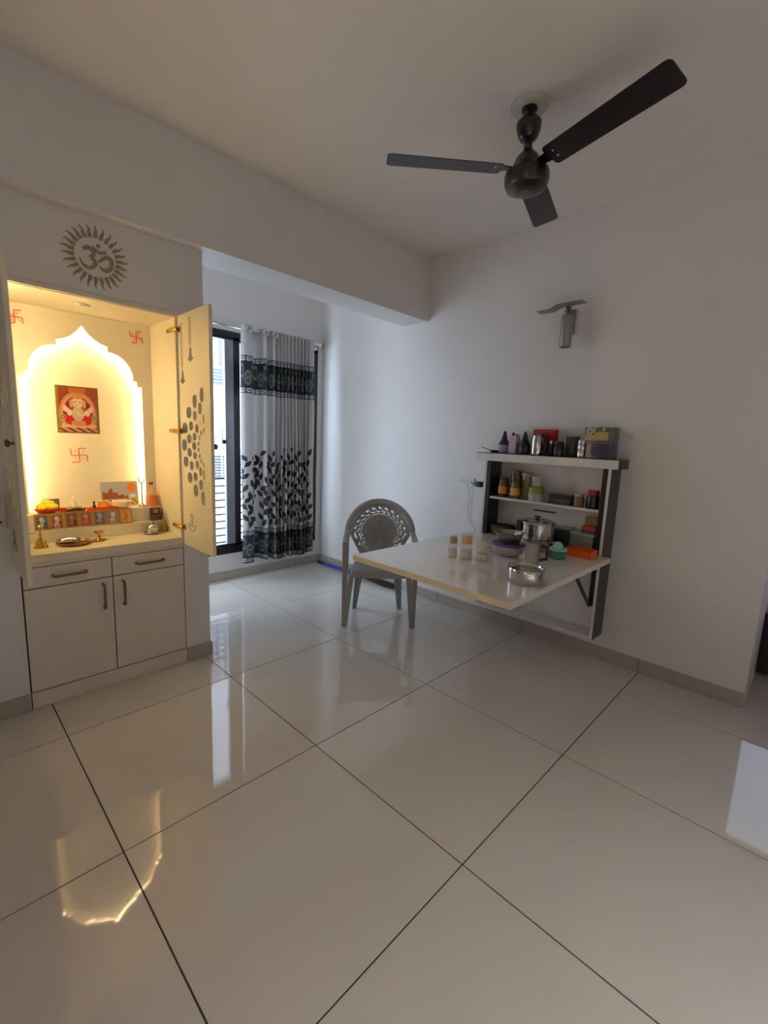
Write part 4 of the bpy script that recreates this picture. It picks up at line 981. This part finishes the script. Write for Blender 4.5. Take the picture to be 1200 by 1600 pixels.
obj('ear', MB().tube([(-.11, .08, .05), (-.145, .092, .052), (-.138, .118, .052), (-.095, .10, .05)], .006, 8), STEEL, t)
t = thing('stock_pot', 'lidded steel stock pot stacked on the wide vessel', 'pot', (2.455, -.995, TZ + .0645))
obj('body', MB().lathe([(0, 0), (.112, 0), (.118, .006), (.118, .104), (.122, .108), (0, .108)], n=36), STEEL, t)
obj('lid', MB().lathe([(.122, .1085), (.12, .114), (.08, .126), (0, .130)], n=36), STEEL, t)
obj('ear', MB().box(-.12, -.105, .05, .085, .05, .12), DARKP, t, bevel=.004)
obj('knob', MB().lathe([(.008, .128), (.008, .136), (.020, .140), (.020, .148), (0, .15)]), DARKP, t)
t = thing('teal_container', 'small teal container with a pale mint squeezer lid', 'container', (2.30, -1.215, TZ))
obj('cup', MB().lathe([(0, 0), (.044, 0), (.050, .006), (.052, .050), (0, .050)]), mat('teal_plastic', (60, 128, 112), .3), t)
obj('lid', MB().lathe([(.055, .0502), (.057, .054), (.055, .060), (.034, .064), (.026, .086), (.014, .098), (0, .101)]), mat('mint_plastic', (150, 190, 184), .3), t)
t = thing('orange_tray', 'orange plastic tray in front of the grey storage box', 'tray', (2.478, -1.285, TZ))
b = MB(); x0, x1, y0, y1, h = -.06, .06, -.082, .082, .045
b.rbox(x0, x1, y0, y1, 0, .005, .01).box(x0, x0 + .004, y0 + .01, y1 - .01, .005, h).box(x1 - .004, x1, y0 + .01, y1 - .01, .005, h).box(x0, x1, y0, y0 + .004, .005, h).box(x0, x1, y1 - .004, y1, .005, h)
obj('tray', b, mat('orange_plastic', (216, 88, 28), .35), t, bevel=.0015)
t = thing('storage_box', 'grey translucent storage box with an orange lid inside the shelf unit', 'box', (2.64, -1.235, TZ))
obj('box', MB().rbox(-.055, .055, -.075, .075, 0, .108, .012), mat('smoky_plastic', (128, 130, 134), .25), t, bevel=.002)
obj('lid', MB().rbox(-.057, .057, -.077, .077, .1085, .122, .012), mat('pale_lid', (160, 168, 168), .3), t, bevel=.002)
t = thing('red_lid_box', 'small red-lidded box stacked on the grey storage box', 'box', (2.665, -1.265, TZ + .1225))
obj('box', MB().rbox(-.04, .04, -.045, .045, 0, .022, .008), mat('smoky_dark', (90, 80, 70), .3), t)
obj('lid', MB().rbox(-.042, .042, -.047, .047, .0222, .045, .008), mat('orange_red_lid', (196, 66, 44), .35), t, bevel=.002)
t = thing('snack_packet', 'brownish printed packet standing at the back of the shelf unit', 'packet', (2.712, -1.26, TZ))
obj('packet', MB().loft([[(-.004 - q[1], -.05, q[0]), (-.004 - q[1], .05, q[0]), (.004 + q[1], .05, q[0]), (.004 + q[1], -.05, q[0])] for q in ((0, .0), (.03, .010), (.12, .012), (.20, .006), (.225, 0))]), mat('packet_print', (140, 116, 70), .4, var=.4, scale=40), t)
t = thing('green_box', 'dark green box with a mint rim behind the stock pot', 'box', (2.665, -1.085, TZ))
obj('box', MB().rbox(-.05, .05, -.062, .062, 0, .118, .01), mat('dark_green', (40, 56, 46), .35), t, bevel=.002)
obj('lid', MB().rbox(-.053, .053, -.065, .065, .1185, .130, .01), mat('mint_lid', (130, 150, 130), .35), t, bevel=.002)
t = thing('dark_basket', 'low dark woven basket in the left corner of the shelf unit', 'basket', (2.655, -.635, TZ))
bk = MB()
for q in range(6): bk.tube([(.062 * (1 + .03 * q) * math.cos(a), .082 * (1 + .03 * q) * math.sin(a), .008 + q * .012) for a in [2 * math.pi * k / 24 for k in range(24)]], .0065, 6, True)
obj('weave', bk, mat('dark_cane', (66, 44, 34), .6, var=.3, scale=60), t)
obj('base', MB().lathe([(0, .002), (.06, .002), (.06, .006), (0, .006)], sy=1.3), MATS['dark_cane'], t)
t = thing('masala_tin', 'dark brown tin behind the steel bowl', 'tin', (2.665, -.795, TZ))
obj('tin', MB().lathe([(0, 0), (.05, 0), (.052, .004), (.052, .06), (0, .06)]), mat('tin_brown', (54, 36, 32), .3, metal=.4), t)
obj('lid', MB().lathe([(.053, .0602), (.053, .072), (.048, .076), (0, .077)]), mat('tin_dark', (36, 28, 28), .3, metal=.4), t)

# ------------------------------------------------------------------ socket, charger, cable
t = thing('socket_plate', 'white socket and switch plate on the wall left of the shelf unit', 'socket', (2.7495, -.228, 1.062))
obj('plate', MB().rbox(-.010, 0, -.073, .073, 0, .062, .004), mat('socket_white', (222, 222, 226), .3), t, bevel=.0015)
for dy in (.055, .030): obj('rocker', MB().box(-.014, -.0095, dy - .010, dy + .010, .014, .048), mat('socket_rocker', (214, 214, 220), .25), t, bevel=.0015)
for dy in (-.012, -.048):
    h_ = MB()
    for a, b_ in ((0, .043), (-.009, .026), (.009, .026)): h_.lathe([(.0035, -.0105), (.0035, -.0095)], (0, dy + a, b_), axis='x', n=8)
    obj('socket_holes', h_, DARKP, t)
t = thing('charger', 'black charger plugged in beside the shelf unit', 'charger', (2.7495, -.358, 1.062))
obj('body', MB().rbox(-.045, -.0005, -.024, .024, 0, .042, .006), DARKP, t, bevel=.003)
obj('lead', MB().tube([(-.02, .024, .02), (-.02, .05, .024), (-.014, .075, .018), (-.012, .083, .028)], .0025, 6), DARKP, t)
cb = MB().tube([(2.738, -.238, 1.075), (2.728, -.255, 1.05), (2.736, -.270, .98), (2.738, -.262, .90), (2.735, -.258, .83), (2.735, -.275, .77), (2.70, -.34, .745), (2.60, -.43, .742), (2.42, -.50, .739), (2.28, -.62, .739), (2.25, -.80, .739)], .0024, 6)
tag(obj('charging_cable', cb, mat('cable_grey', (190, 190, 200), .4)), 'thin pale cable running from the socket down to the table', 'cable')

# ------------------------------------------------------------------ bed beyond the doorway
t = thing('bed', 'low dark bed with a purple cover seen through the doorway at the right edge', 'bed', (3.85, -2.5, 0))
obj('frame', MB().box(-.54, .54, -1.0, .9, .03, .26), mat('bed_black', (22, 20, 22), .35), t, bevel=.005)
for dx in (-.48, .48):
    for dy in (-.94, .84): obj('foot', MB().box(dx - .04, dx + .04, dy - .04, dy + .04, 0, .03), MATS['bed_black'], t)
obj('mattress', MB().rbox(-.55, .55, -1.0, .9, .261, .42, .05), mat('bed_purple', (52, 26, 58), .8, var=.15), t, bevel=.02)
obj('blanket', MB().rbox(-.56, .56, -.6, .92, .421, .47, .05), mat('bed_mauve', (176, 150, 170), .85, var=.15), t, bevel=.015)
